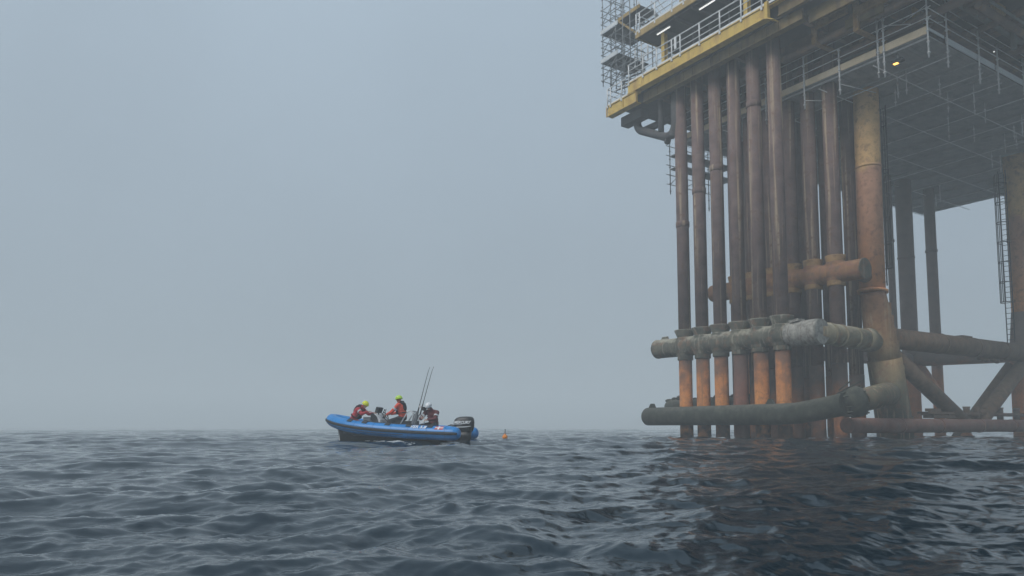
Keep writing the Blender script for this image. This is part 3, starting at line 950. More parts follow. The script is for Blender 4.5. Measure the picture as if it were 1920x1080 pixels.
railing('guard_railing', 20.9, [(28.98, 21.7), (28.98, 12)], [(28.98, b) for b in (21.7, 20.3, 18.9, 17.5)], 1.08,
        'railing above the set back yellow beam where the deck leaves the frame', group='deck edge railings')
gp = PT('sign_board', (28.84, 27.62, 21.2), 'narrow pale board hung on the main deck railing', 'board')
gp.part(MB().box((28.80, 27.54, 21.25), (28.835, 27.70, 21.95)), 'board', M['rail'])

# ------------------------------------------------------------------ lamps
for p, q, txt in (((29.36, 29.58, 23.12), (29.36, 28.49, 23.12), 'lit white strip lamp under the upper deck, the one farther from the viewer'),
                  ((29.45, 26.45, 23.12), (29.45, 25.3, 23.12), 'lit white strip lamp under the upper deck, at the very top of the view')):
    t = PT('strip_lamp', (*p[:2], 23.1), txt, 'lamp', 'strip lamps under the upper deck')
    t.part(MB().bar((p[0], p[1], 23.17), (q[0], q[1], 23.17), .16, .05), 'lamp_housing', M['tank'])
    t.part(MB().tube([(p[0], p[1] - .04, 23.115), (q[0], q[1] + .04, 23.115)], .034, 8), 'lamp_tube', M['lamp_white'])
t = PT('flood_lamp', (32.6, 17.5, 17.2), 'small glowing orange lamp under the hanging scaffold near the thick leg', 'lamp')
t.part(MB().box((32.5, 17.25, 17.2), (32.75, 17.75, 17.34)), 'lamp_housing', M['dark_pipe'])
t.part(MB().tube([(32.62, 17.5, 17.34), (32.62, 17.5, 17.62)], .03, 8), 'bracket', M['scaf'])
t.part(MB().box((32.56, 17.50, 17.17), (32.70, 17.70, 17.197)), 'lamp_lens', M['lamp_orange'])
for p, txt in (((38.6, 15.2, 19.0), 'tiny white lamp among the pipes high above the hanging scaffold corner'), ((36.9, 15.3, 17.95), 'tiny white lamp just above the grey toe board of the hanging scaffold')):
    a, b, z = p
    t = PT('bulkhead_lamp', p, txt, 'lamp', 'small lamps under the deck')
    t.part(MB().box((a - .06, b - .06, z + .05), (a + .06, b + .06, z + .12)), 'lamp_housing', M['dark_pipe'])
    t.part(MB().ball((a, b, z + .03), .03, 10, 6), 'lamp_globe', M['lamp_white'])

# ------------------------------------------------------------------ scaffold hung under the deck
H = PT('hanging_scaffold', (45, 23, 17.5), 'wide planked scaffold hung under the platform deck with pale toe boards round its edge', 'scaffold')
pl = MB()
b = 15.9
while b < 30.45:
    pl.box((32.05, b, 17.60 + .012 * random.random()), (59.7, b + .215, 17.655))
    b += .23
H.part(pl, 'plank_deck', M['board'])
for (b0, b1) in ((15.85, 18.05), (18.15, 30.5)):
    H.part(MB().box((31.99, b0, 17.64), (32.03, b1, 17.99 if b0 < 16 else 17.96)), 'toe_board', M['toe_tan'])
for (a0, a1) in ((32.1, 33.4), (33.55, 38.1), (38.25, 46), (46.1, 60)):
    H.part(MB().box((a0, 15.80, 17.64 if a0 > 33 else 17.8), (a1, 15.84, 17.93)), 'toe_board', M['toe_grey'])
H.part(MB().box((32.05, 30.5, 17.64), (59.6, 30.54, 17.9)), 'toe_board', M['toe_grey'])
def standard(a, b, z0, z1, r=.038):
    m = MB().tube([(a, b, z0), (a, b, z1)], r, 8)
    z = z0 + .22
    while z < z1:
        m.tube([(a, b, z - .02), (a, b, z + .02)], r + .038, 8)
        z += .5
    H.part(m, 'standard', M['scaf'])
for b, z0, z1 in ((15.78, 16.5, 20.2), (17.75, 16.42, 19.6), (18.03, 16.5, 19.6), (19.97, 16.46, 18.75), (21.9, 16.46, 19.2), (24.2, 16.5, 19), (26.6, 16.45, 19), (28.7, 16.5, 19), (30.55, 16.4, 19)):
    standard(31.94, b, z0, z1)
for a, z0, z1 in ((33.5, 16.47, 20.2), (36.4, 16.47, 19.05), (38.25, 16.46, 19.0), (41.0, 16.45, 19.0), (44, 16.45, 19), (47.5, 16.45, 19)):
    standard(a, 15.74, z0, z1)
for a, b, z0, z1 in ((32.9, 20.91, 15.7, 17.6), (34.43, 18.53, 16.35, 17.6), (34.5, 18.15, 16.4, 17.6), (33.1, 23.6, 15.9, 17.6), (36.5, 17.6, 16.5, 17.6), (38.5, 18.2, 16.5, 17.6), (41.5, 17.8, 16.5, 17.6),
                     (44.0, 19.5, 16.6, 17.6), (47.0, 19.2, 16.5, 17.6), (49.5, 21.0, 16.6, 17.6), (49.0, 17.2, 16.4, 17.6), (51.5, 18.2, 16.4, 17.6), (53.0, 20.4, 16.5, 17.6), (31.9, 30.5, 16.0, 17.9)):
    standard(a, b, z0, z1, .022)
random.seed(21)
for k in range(16):
    standard(34.5 + 1.45 * k + random.uniform(-.4, .4), random.uniform(17.0, 28.5), 16.2 + random.uniform(0, .6), 17.6, .026)
lg = MB()
for dz in (.32, .78, 1.22):
    lg.tube([(31.92, 15.6, 17.98 + dz), (31.92, 30.7, 17.95 + dz)], .022, 8)
    lg.tube([(31.8, 15.72, 17.95 + dz), (60, 15.72, 17.93 + dz)], .022, 8)
lg.tube([(31.9, 15.5, 19.15), (31.4, 17.9, 19.6)], .024, 8)
lg.tube([(31.94, 15.8, 18.9), (33.5, 18.4, 19.2)], .02, 8)
lg.tube([(32.0, 17.8, 18.9), (33.8, 16.0, 18.8)], .02, 8)
for a, z in ((33.5, 16.95), (36.4, 16.95), (38.25, 16.95), (41.0, 16.95), (44, 17.0), (47.5, 17.0), (51, 17.0), (55, 17.0)):
    lg.tube([(a, 15.6, z), (a + .2, 30.3, z)], .021, 8)
for b, z in ((18.2, 17.12), (21.0, 17.12), (24, 17.1), (27, 17.1), (29.8, 17.1)):
    lg.tube([(31.8, b, z), (59.5, b, z)], .021, 8)
lg.tube([(31.94, 21.9, 16.9), (32.9, 20.91, 16.75)], .018, 8)
lg.tube([(32.0, 19.97, 17.0), (34.2, 19.5, 16.95)], .018, 8)
H.part(lg, 'ledger', M['scaf'])
bk = MB()
for k in range(14):                                  # joists
    bk.bar((32.2 + 2.05 * k, 15.9, 17.54), (32.2 + 2.05 * k, 30.4, 17.54), .07, .10)
H.part(bk, 'joist', M['board'])

# small scaffold under the far left end, seen behind the first pipes
H2 = PT('end_scaffold', (34.3, 31.3, 16), 'small open tube scaffold hung beside the outermost conductor pipe', 'scaffold')
for a, b, z0, z1 in ((32.2, 31.5, 14.7, 18.6), (33.4, 31.5, 14.3, 18.4), (35.6, 31.5, 14.2, 18.0), (33.3, 30.7, 15, 17.6)):
    m = MB().tube([(a, b, z0), (a, b, z1)], .03, 8)
    for z in np.arange(z0 + .2, z1, .5):
        m.tube([(a, b, z - .02), (a, b, z + .02)], .06, 8)
    H2.part(m, 'standard', M['scaf_dull'])
m = MB()
for z in (15.3, 15.9, 16.5, 17.1, 17.7):
    m.tube([(31.9, 31.5, z), (37.0, 31.5, z)], .025, 8)
m.tube([(32.2, 31.5, 15.3), (33.4, 31.5, 16.5)], .022, 8)
m.tube([(33.4, 31.5, 15.3), (35.6, 31.5, 16.5)], .022, 8)
H2.part(m, 'ledger', M['scaf_dull'])
m = MB().box((32.1, 30.6, 17.0), (37, 31.45, 17.06)).box((32.1, 30.6, 16.2), (37, 31.45, 16.25))
H2.part(m, 'plank_deck', M['board'])

# scaffold tower at the outer end of the deck
T = PT('scaffold_tower', (30.6, 34.0, 21.6), 'tall open scaffold tower of grey tubes standing off the outer end of the deck', 'scaffold')
TA, TB = (29.75, 30.45, 31.35), (34.8, 33.55)
for a in TA:
    for b in TB:
        z0 = 22.2 if b > 34 else 21.3
        m = MB().tube([(a, b, z0), (a, b, 28.6)], .028, 8)
        for z in np.arange(z0 + .3, 28.5, .5):
            m.tube([(a, b, z - .02), (a, b, z + .02)], .06, 8)
        T.part(m, 'standard', M['scaf_dull'])
m = MB()
for z in (22.55, 22.95, 23.4, 24.25, 24.75, 25.2, 26.3, 26.8, 27.25, 28.1):
    for b in TB:
        m.tube([(29.6, b, z), (31.5, b, z)], .024, 8)
    for a in TA:
        m.tube([(a, 34.95, z + .045), (a, 33.4, z + .045)], .024, 8)
    T.part(m, 'ledger', M['scaf_dull'])
    m = MB()
m = MB()
for z in (22.4, 24.3, 26.3):
    m.tube([(30.45, 34.83, z), (31.35, 34.83, z + 1.3)], .02, 8)
    m.tube([(29.72, 34.8, z), (29.72, 33.55, z + 1.2)], .02, 8)
T.part(m, 'diagonal_brace', M['scaf_dull'])
for z in (23.75, 25.68):
    m = MB()
    for k in range(6):
        m.box((29.8 + .42 * k, 33.3, z), (30.2 + .42 * k, 34.9, z + .05))
    po = T.part(m, 'plank_deck', M['plank_dark'])
    T.part(MB().box((29.68, 33.3, z), (29.715, 34.95, z + .26)).box((29.72, 34.92, z), (31.4, 34.955, z + .22)), 'toe_board', M['toe_grey'], po)
m = MB()
for k in range(5):                                    # tubes and gear tied in between tower and deck
    m.tube([(29.8 + .3 * k, 33.6, 21.5 + .35 * k), (30.5 + .2 * k, 32.6, 21.7 + .3 * k)], .05, 8)
m.tube([(30.2, 33.5, 22.6), (30.6, 32.5, 22.5)], .09, 10)
m.tube([(29.4, 33.7, 21.3), (29.4, 33.7, 22.6)], .02, 8)
T.part(m, 'bundled_tube', M['dark_pipe'])
for a, b, z0, z1 in ((29.3, 32.4, 21.2, 27.6), (29.3, 31.75, 21.3, 27.6), (30.1, 32.0, 21.2, 27), (31.0, 32.6, 20.3, 26), (30.6, 31.2, 20.9, 25.2)):
    T.part(MB().tube([(a, b, z0), (a, b, z1)], .032, 8), 'standard', M['scaf_dull'])
for z in (21.9, 22.5, 23.0, 24.2, 24.9):
    T.part(MB().tube([(29.3, 33.6, z), (29.3, 31.3, z), (30.1, 31.3, z + .02)], .026, 8), 'ledger', M['scaf_dull'])
T.part(MB().tube([(29.3, 33.5, 21.5), (29.3, 31.8, 23.0)], .024, 8), 'diagonal_brace', M['scaf_dull'])
T.part(MB().tube([(29.3, 31.8, 23.2), (29.3, 33.5, 24.7)], .024, 8), 'diagonal_brace', M['scaf_dull'])

# ------------------------------------------------------------------ ladders
def ladder(a, b, z0, z1, c0, label, axis='b', w=.42, side=1):
    """vertical ladder; hoops of the cage from c0 up, bulging along a (side = direction)"""
    t = PT('caged_ladder', (a, b, z0), label, 'ladder', 'caged ladders on the legs')
    for s_ in (-1, 1):
        t.part(MB().tube([(a, b + s_ * w / 2, z0), (a, b + s_ * w / 2, z1)], .035, 8), 'side_rail', M['dark_pipe'])
    m = MB()
    for z in np.arange(z0 + .2, z1, .33):
        m.tube([(a, b - w / 2, z), (a, b + w / 2, z)], .018, 6)
    t.part(m, 'rung', M['dark_pipe'])
    m = MB()
    hoop = lambda z: [(a + side * .72 * math.sin(k * math.pi / 10), b + .36 * math.cos(k * math.pi / 10) * (1 if 0 < k < 10 else .6), z) for k in range(11)]
    for z in np.arange(c0, z1 - .2, 1.25):
        m.tube(hoop(z), .03, 6)
    for k in (2, 4, 5, 6, 8):
        q = hoop(0)[k]
        m.tube([(q[0], q[1], c0), (q[0], q[1], z1 - .35)], .025, 6)
    t.part(m, 'safety_cage', M['dark_pipe'])
    return t
ladder(50.55, 20.95, 5.7, 16.6, 8.2, 'caged ladder up the hazy leg at the edge of the frame', side=-1)
ladder(35.75, 20.45, 7.6, 17.4, 8.6, 'caged ladder behind the thick orange and yellow leg', side=1)

# rusty frame lying along the waterline pipe
K = PT('pipe_rack', (44, 20.5, 1.0), 'rusty flat rack with stubby bollards lying along the waterline pipe', 'rack')
K.part(MB().box((39.2, 20.2, 1.22), (52.5, 20.32, 1.34)).box((39.2, 20.75, 1.22), (52.5, 20.87, 1.34)).box((39.6, 20.25, 1.0), (42.6, 20.8, 1.17)), 'side_beam', M['brace'])
for a in (43.6, 44.7, 45.6, 47.5, 49.6):
    K.part(MB().tube([(a, 20.5, .9), (a, 20.5, 1.55), (a, 20.5, 1.66)], [.17, .17, .20], 14), 'bollard', M['brace'])
m = MB()
for a in np.arange(39.5, 52.4, .8):
    m.box((a, 20.2, 1.15), (a + .08, 20.87, 1.216))
m.box((39.25, 20.2, 1.345), (40.3, 20.5, 1.5))
K.part(m, 'cross_bar', M['brace'])

# ------------------------------------------------------------------ the boat
class BT(PT):
    """a thing in the boat: x to the bow, y to port, z up from the waterline"""
    def __init__(s, name, org, label, cat, group=None):
        s.o = org
        s.e = empty(name, boat_w(*org), BYAW, label, cat, group)

B = BT('inflatable_boat', (0, 0, 0), 'blue rigid inflatable boat with black hull and outboard, three people aboard, off the platform', 'boat')
ctrl = [(-2.70, .88, .30, .05), (-2.67, .88, .30, .14), (-2.58, .88, .305, .21), (-2.40, .88, .31, .245), (-1.6, .88, .335, .25), (-.6, .88, .38, .25), (.4, .87, .44, .25), (1.3, .82, .52, .245),
        (2.0, .69, .62, .235), (2.5, .47, .72, .225), (2.82, .22, .80, .215), (2.92, 0, .83, .21)]
ctrl = ctrl + [(x, -y, z, r) for x, y, z, r in reversed(ctrl[:-1])]
def catmull(c, n):
    o = []
    for i in range(len(c) - 1):
        p0, p1, p2, p3 = [np.array(c[min(max(j, 0), len(c) - 1)]) for j in (i - 1, i, i + 1, i + 2)]
        for k in range(n):
            t = k / n
            o.append(.5 * (2 * p1 + (p2 - p0) * t + (2 * p0 - 5 * p1 + 4 * p2 - p3) * t * t + (3 * p1 - p0 - 3 * p2 + p3) * t ** 3))
    o.append(np.array(c[-1]))
    return o
path = catmull(ctrl, 6)
def frame(i):
    a, b = Vector(path[max(i - 1, 0)][:3]), Vector(path[min(i + 1, len(path) - 1)][:3])
    t = (b - a).normalized()
    s_ = Vector((0, 0, 1)).cross(t).normalized()      # outboard
    return Vector(path[i][:3]), t, s_, t.cross(s_).normalized() * 1.0, float(path[i][3])
def sweep(angles, radii, closed, name, m, i0=0, i1=None, cap=True):
    """sweep a profile given by angles (0 outboard, 90 up) and radii (added to the tube's) along the tube"""
    i1 = len(path) if i1 is None else i1
    vs, fs = [], []
    n = len(angles)
    for i in range(i0, i1):
        c, t, s_, u, r = frame(i)
        for an, dr_ in zip(angles, radii):
            vs.append(c + (s_ * math.cos(an) + u * math.sin(an)) * (r + dr_))
    for i in range(i1 - i0 - 1):
        for k in range(n if closed else n - 1):
            k2 = (k + 1) % n
            fs.append((i * n + k, (i + 1) * n + k, (i + 1) * n + k2, i * n + k2))
    mb = MB().add(vs, fs, True)
    if cap:
        mb.add(vs[:n], [tuple(range(n))], True)
        mb.add(vs[-n:], [tuple(reversed(range(n)))], True)
    return B.part(mb, name, M[m])
sweep([2 * math.pi * k / 28 for k in range(28)], [0] * 28, True, 'buoyancy_tube', 'blue')
sa = [R(x) for x in (-12, -11, -4, 4, 11, 12)]
nP = len(path)
sweep(sa + [R(8), R(-8)], [0, .028, .034, .034, .028, 0, -.02, -.02], True, 'rubbing_strake', 'strake', 8, nP - 8)
sweep([R(x) for x in (-31, -30, -27, -26, -28.5)], [0, .012, .012, 0, -.01], True, 'rubbing_strake', 'strake', 30, nP - 30)
# two end cones and the bow patch
for i0, i1 in ((10, 16), (nP - 17, nP - 11)):
    pass
hull = MB()
stn = [(-2.15, -.36, .72, .02, .80, .30), (-1, -.36, .74, .05, .82, .36), (.3, -.36, .74, .12, .80, .44), (1.2, -.35, .66, .26, .74, .54), (1.9, -.33, .46, .42, .56, .64), (2.3, -.30, .26, .50, .34, .72), (2.52, -.26, .10, .50, .16, .78), (2.60, -.20, .03, .50, .06, .80), (2.70, .45, .015, .62, .03, .82)]
vs = []
for x, zk, yc, zc, yt, zt in stn:
    ym = yc * .5
    zm = zk + (zc - zk) * .42
    vs += [(x, yt, zt), (x, yc, zc), (x, ym, zm), (x, 0, zk), (x, -ym, zm), (x, -yc, zc), (x, -yt, zt)]
fs = []
for i in range(len(stn) - 1):
    for k in range(6):
        fs.append((i * 7 + k, i * 7 + k + 1, (i + 1) * 7 + k + 1, (i + 1) * 7 + k))
hull.add(vs, fs, True)
hull.add(vs[:7], [tuple(range(7))])
hull.add(vs[-7:], [tuple(reversed(range(7)))])
ho = B.part(hull, 'hull', M['hull'])
bo = MB()
bo.tube([(2.70, 0, .60), (2.80, 0, .56), (2.72, 0, .50)], .018, 8)
bo.bar((2.66, 0, .55), (2.60, 0, -.1), .03, .03)
B.part(bo, 'bow_eye', M['white'], ho)
dm = MB().add([(-2.12, -.7, .16), (1.6, -.7, .22), (2.3, -.3, .40), (2.3, .3, .40), (1.6, .7, .22), (-2.12, .7, .16)], [(0, 1, 2, 3, 4, 5)])
B.part(dm, 'deck', M['deck'])
tm = MB().box((-2.2, -.72, .0), (-2.12, .72, .52)).box((-2.2, -.3, .52), (-2.12, .3, .58))
B.part(tm, 'transom', M['grey'])
# grab patches on top of the tube
for x in (1.7, .96, .15, -.71, -1.59):
    for sy in (1, -1):
        i = min(range(nP), key=lambda q: (path[q][0] - x) ** 2 + (0 if path[q][1] * sy > .3 else 9))
        c, t, s_, u, r = frame(i)
        g_ = MB()
        for an in (52, 64, 76, 88, 100):
            e_ = s_ * math.cos(R(an)) + u * math.sin(R(an))
            g_.bar(c + e_ * (r + .012) - t * .10, c + e_ * (r + .012) + t * .10, .06, .02, e_)
        top = c + (s_ * math.cos(R(76)) + u * math.sin(R(76))) * r
        g_.tube(arc_pipe([top - t * .09, top - t * .06 + u * .05, top + t * .06 + u * .05, top + t * .09], .03), .012, 6)
        B.part(g_, 'grab_handle', M['black'])

def on_tube(x, an, lift):
    """a point on the port tube at station x, at an angle (0 outboard, 90 up)"""
    i = min(range(nP // 2), key=lambda q: abs(path[q][0] - x))
    j = i + 1 if path[i][0] < x else i - 1
    j = max(0, min(j, nP // 2))
    w_ = 0 if i == j else (x - path[i][0]) / (path[j][0] - path[i][0])
    p_ = path[i] * (1 - w_) + path[j] * w_
    c, t, s_, u, r = frame(i)
    return Vector(p_[:3]) + (s_ * math.cos(an) + u * math.sin(an)) * (float(p_[3]) + lift)

def text_mesh(body, size, extrude=0.0, shear=0.0, spacing=1.0, bold=0.0):
    cu = bpy.data.curves.new('lettering', 'FONT')
    cu.body = body
    cu.size = size
    cu.shear = shear
    cu.space_character = spacing
    cu.offset = bold
    cu.extrude = extrude
    cu.align_x = 'CENTER'
    cu.align_y = 'CENTER'
    cu.resolution_u = 3
    o = bpy.data.objects.new('lettering', cu)
    COL.objects.link(o)
    dg = bpy.context.evaluated_depsgraph_get()
    me = bpy.data.meshes.new_from_object(o.evaluated_get(dg))
    vs = [tuple(v.co) for v in me.vertices]
    fs = [tuple(p_.vertices) for p_ in me.polygons]
    bpy.data.objects.remove(o)
    bpy.data.curves.remove(cu)
    bpy.data.meshes.remove(me)
    return vs, fs
vs, fs = text_mesh('VSR 5.8', .19, 0, .15, 1.05, .006)
B.part(MB().add([on_tube(-1.15 - x, R(47) + y / .26, .012) for x, y, z in vs], fs), 'tube_lettering', M['print_white'])
fg = MB()
def flag_cell(x0, x1, y0, y1, m):
    fg.m = m
    n = 3
    q = []
    for i in range(n + 1):
        for k in range(2):
            y = y0 + (y1 - y0) * i / n
            x = (x0, x1)[k] + .12 * y
            q.append(on_tube(-1.97 - x, R(48) + y / .26, .008))
    fg.add(q, [(2 * i, 2 * i + 1, 2 * i + 3, 2 * i + 2) for i in range(n)])
for x0, x1, m in ((-.16, -.05, 0), (-.05, .01, 1), (.01, .16, 0)):
    for y0, y1, m2 in ((-.08, -.02, m), (-.02, .02, 1), (.02, .08, m)):
        flag_cell(x0, x1, y0, y1, m2)
B.part(fg, 'flag_decal', [M['print_red'], M['print_white']])

lf_ = MB()
knots = [1.7, .96, .15, -.71, -1.59]
for p_, q_ in zip(knots, knots[1:]):
    lf_.tube([on_tube(p_ + (q_ - p_) * k / 6, R(80 - 12 * math.sin(math.pi * k / 6)), .025) for k in range(7)], .010, 6)
B.part(lf_, 'grab_line', M['black'])
for x in (1.4, .62, -.10, -.78, -1.5, -2.2):
    B.part(MB().tube([on_tube(x, R(-80 + 20 * k), .002) for k in range(12)], .006, 5, False), 'tube_seam', M['blue_seam'])

# console, seats, rod rack
co = MB()
def prism(mb, prof, y0, y1):
    n = len(prof)
    v_ = [(x, y0, z) for x, z in prof] + [(x, y1, z) for x, z in prof]
    f_ = [tuple(range(n)), tuple(reversed(range(n, 2 * n)))] + [(k, n + k, n + (k + 1) % n, (k + 1) % n) for k in range(n)]
    return mb.add(v_, f_)
prism(co, [(1.095, .2), (1.075, .93), (1.00, 1.02), (.86, .98), (.72, .80), (.66, .2)], -.36, .36)
cno = B.part(co, 'console', M['white'])
sc_ = MB()
prism(sc_, [(1.02, .60), (1.10, 1.02), (1.00, 1.06), (.84, .92), (.74, .62), (.82, .42)], .365, .40)
prism(sc_, [(1.02, .60), (1.10, 1.02), (1.00, 1.06), (.84, .92), (.74, .62), (.82, .42)], -.40, -.365)
B.part(sc_, 'console_side_panel', M['black'], cno)
cs = MB()
prism(cs, [(.62, .2), (.62, .72), (.40, .72), (.40, .2)], -.2, .30)
B.part(cs, 'switch_box', M['grey'], cno)
dp = MB()
dp.bar((.93, -.16, 1.17), (.93, .24, 1.17), .09, .22, (-.35, 0, 1))
dp.tube([(.95, .04, .98), (.94, .04, 1.1)], .03, 8)
dpo = B.part(dp, 'chart_plotter', M['black'], cno)
B.part(MB().bar((.876, -.12, 1.155), (.876, .20, 1.155), .012, .17, (-.35, 0, 1)), 'screen', M['screen'], dpo)
th = MB().tube([(.70, .2, 1.0), (.62, .2, 1.15)], .016, 8).ball((.61, .2, 1.17), .03, 8, 6)
th.tube([(.78, -.1, .98), (.70, -.1, 1.22)], .012, 6)
B.part(th, 'throttle', M['black'], cno)
wh = MB()
wc, wx, wy = Vector((.66, .02, .93)), Vector((0, 1, 0)), Vector((.45, 0, .9)).normalized()
ring = [wc + wx * .17 * math.cos(k * math.pi / 10) + wy * .17 * math.sin(k * math.pi / 10) for k in range(21)]
wh.tube(ring, .017, 8, False)
for k in (0, 7, 13):
    wh.tube([wc, ring[k]], .012, 6)
wh.tube([wc, wc + Vector((.14, 0, -.06))], .03, 8)
B.part(wh, 'steering_wheel', M['black'], cno)
bs = MB()
bs.box((1.10, -.36, .22), (1.40, .38, .90))
bso = B.part(bs, 'forward_locker', M['grey'])
B.part(MB().box((1.08, -.40, .903), (1.44, .41, .96)), 'locker_lid', M['white'], bso)
B.part(MB().box((1.86, -.45, .3), (2.2, .45, .56)), 'bow_seat', M['grey'])
ss = MB()
ss.box((-.62, -.28, .18), (.30, .28, .62))
sso = B.part(ss, 'helm_seat', M['white'])
B.part(MB().box((-.6, -.24, .623), (.28, .24, .76)), 'seat_cushion', M['black'], sso)
hr = MB()
for sy in (-.27, .27):
    hr.tube(arc_pipe([(-.05, sy, .60), (-.40, sy, 1.14), (-.58, sy, 1.10), (-.56, sy, .6)], .12), .022, 8)
hr.tube([(-.44, -.27, 1.12), (-.44, .27, 1.12)], .022, 8)
B.part(hr, 'back_rail', M['white'], sso)
af = MB().box((-1.66, -.52, .18), (-1.12, .52, .50)).box((-1.2, -.5, .503), (-.62, .5, .57))
B.part(af, 'aft_seat', M['white'])
rk = MB()
D0, D1 = Vector((-.62, .42, .42)), Vector((-.80, .42, 1.00))
rk.bar(D0, D1, .14, .15, (1, 0, 0))
for y in (.38, .47):
    rk.tube([D0 + Vector((0, y - .42, 0)), D1 + Vector((-.03, y - .42, .09))], .04, 10)
B.part(rk, 'rod_holder', M['grey'])

# outboard motor
om = empty('outboard_motor', (-2.50, 0, .0)); om.parent = B.e
cw = MB()
def superloop(z, x0, x1, w_, n=24, pw=.62):
    cx_, hx = (x0 + x1) / 2, (x1 - x0) / 2
    o = []
    for k in range(n):
        a = 2 * math.pi * k / n
        c, s_ = math.cos(a), math.sin(a)
        o.append((cx_ + hx * math.copysign(abs(c) ** pw, c), w_ * math.copysign(abs(s_) ** pw, s_), z))
    return o
def loft(mb, loops):
    n = len(loops[0])
    mb.add(sum(loops, []), [(i * n + k, i * n + (k + 1) % n, (i + 1) * n + (k + 1) % n, (i + 1) * n + k) for i in range(len(loops) - 1) for k in range(n)], True)
    o = len(mb.v) - n * len(loops)
    mb.f.append(tuple(o + k for k in reversed(range(n)))); mb.sm.append(False); mb.mi.append(0)
    mb.f.append(tuple(o + (len(loops) - 1) * n + k for k in range(n))); mb.sm.append(False); mb.mi.append(0)
loft(cw, [superloop(.36, -.26, .28, .20), superloop(.42, -.32, .36, .235), superloop(.55, -.35, .38, .25), superloop(.70, -.36, .38, .25), superloop(.80, -.35, .35, .24), superloop(.87, -.32, .27, .21), superloop(.905, -.27, .15, .17), superloop(.915, -.2, .05, .10)])
B_o = B.o
B.o = (0, 0, 0)
cwo = cw.build('cowling', M['black'], om)
vs, fs = text_mesh('MERCURY', .135, 0, .35, 1.02, .006)
MB().add([(-x, .262 - max(0, abs(x) - .18) * .10, .70 + z_ * 0 + y) for x, y, z_ in vs], fs).build('cowling_lettering', M['print_white'], cwo)
tr_ = MB()
tr_.add([(.30, .246, .635), (-.02, .266, .625), (-.02, .266, .612), (.30, .246, .622)], [(0, 1, 2, 3)])
tr_.add([(.30, .250, .545), (-.10, .266, .56), (-.34, .236, .575), (-.34, .236, .56), (-.10, .266, .525), (.30, .250, .515)], [(0, 1, 4, 5), (1, 2, 3, 4)])
tr_.build('cowling_stripe', M['toe_grey'], cwo)
ms = MB()
loft(ms, [superloop(-.6, -.20, .10, .05), superloop(-.1, -.20, .14, .09), superloop(.15, -.24, .24, .15), superloop(.362, -.26, .28, .20)])
ms.box((.20, -.14, .05), (.42, .14, .44))
ms.build('midsection', M['hull'], om)

# fishing rods standing in the holder
for k, (y, lean, ln_, txt) in enumerate(((.38, -.66, 2.22, 'left of the two long fishing rods standing in the boat'), (.47, -.72, 2.28, 'right of the two long fishing rods standing in the boat, with the reel'))):
    t = BT('fishing_rod', (-.84, y, 1.05), txt, 'fishing rod', 'fishing rods in the holder')
    p0 = Vector((-.82 - .16 * k, y, 1.04))
    p1 = Vector((-1.28 - .19 * k, y + .03, 2.72))
    dd = p1 - p0
    t.part(MB().tube([p0 + dd * .18, p0 + dd * .6, p0 + dd * .88 + Vector((-.005, 0, 0)), p1 + Vector((-.03, 0, -.005))], [.014, .012, .009, .006], 8), 'blank', M['black'])
    t.part(MB().tube([p0 - dd * .05, p0 + dd * .05, p0 + dd * .20], [.022, .026, .020], 10), 'handle', M['black'])
    m = MB()
    for f_ in (.3, .45, .6, .74, .87, .98):
        c = p0 + dd * f_ + Vector((-.03, 0, 0))
        m.tube([c + Vector((.022 * math.cos(q * math.pi / 6), .022 * math.sin(q * math.pi / 6), 0)) for q in range(13)], .005, 5, False)
    t.part(m, 'line_guide', M['scaf'])
    if k:
        c = p0 + dd * .09 + Vector((-.10, 0, 0))
        m = MB().tube([c + Vector((0, -.05, 0)), c + Vector((0, .05, 0))], .058, 14)
        m.tube([c + Vector((0, -.06, 0)), c + Vector((0, -.05, 0))], .072, 14).tube([c + Vector((0, .05, 0)), c + Vector((0, .06, 0))], .072, 14)
        m.bar(c, p0 + dd * .09, .03, .03)
        m.tube([c + Vector((0, .06, 0)), c + Vector((-.05, .09, .04)), c + Vector((-.05, .13, .04))], .009, 6)
        t.part(m, 'reel', M['black'])
    else:
        c = p0 + dd * .14 + Vector((-.05, 0, 0))
        m = MB().tube([c + Vector((0, -.04, 0)), c + Vector((0, .04, 0))], .045, 12).bar(c, p0 + dd * .14, .03, .03)
        t.part(m, 'reel', M['scaf'])

# marker buoy
t = empty('marker_buoy', (0, 0, 0), 0, 'small orange float with a short black stick drifting behind the boat', 'buoy')
t.location = Vector((-.30, 31.5, .08))
MB().ball((0, 0, .03), (.115, .115, .11), 18, 12).tube([(0, 0, .13), (0, 0, .17)], [.05, .035], 10).build('float', M['buoy'], t)
MB().tube([(0, 0, .15), (.01, 0, .34)], .014, 8).tube([(.01, 0, .33), (.01, 0, .37)], .022, 8).build('stick', M['black'], t)

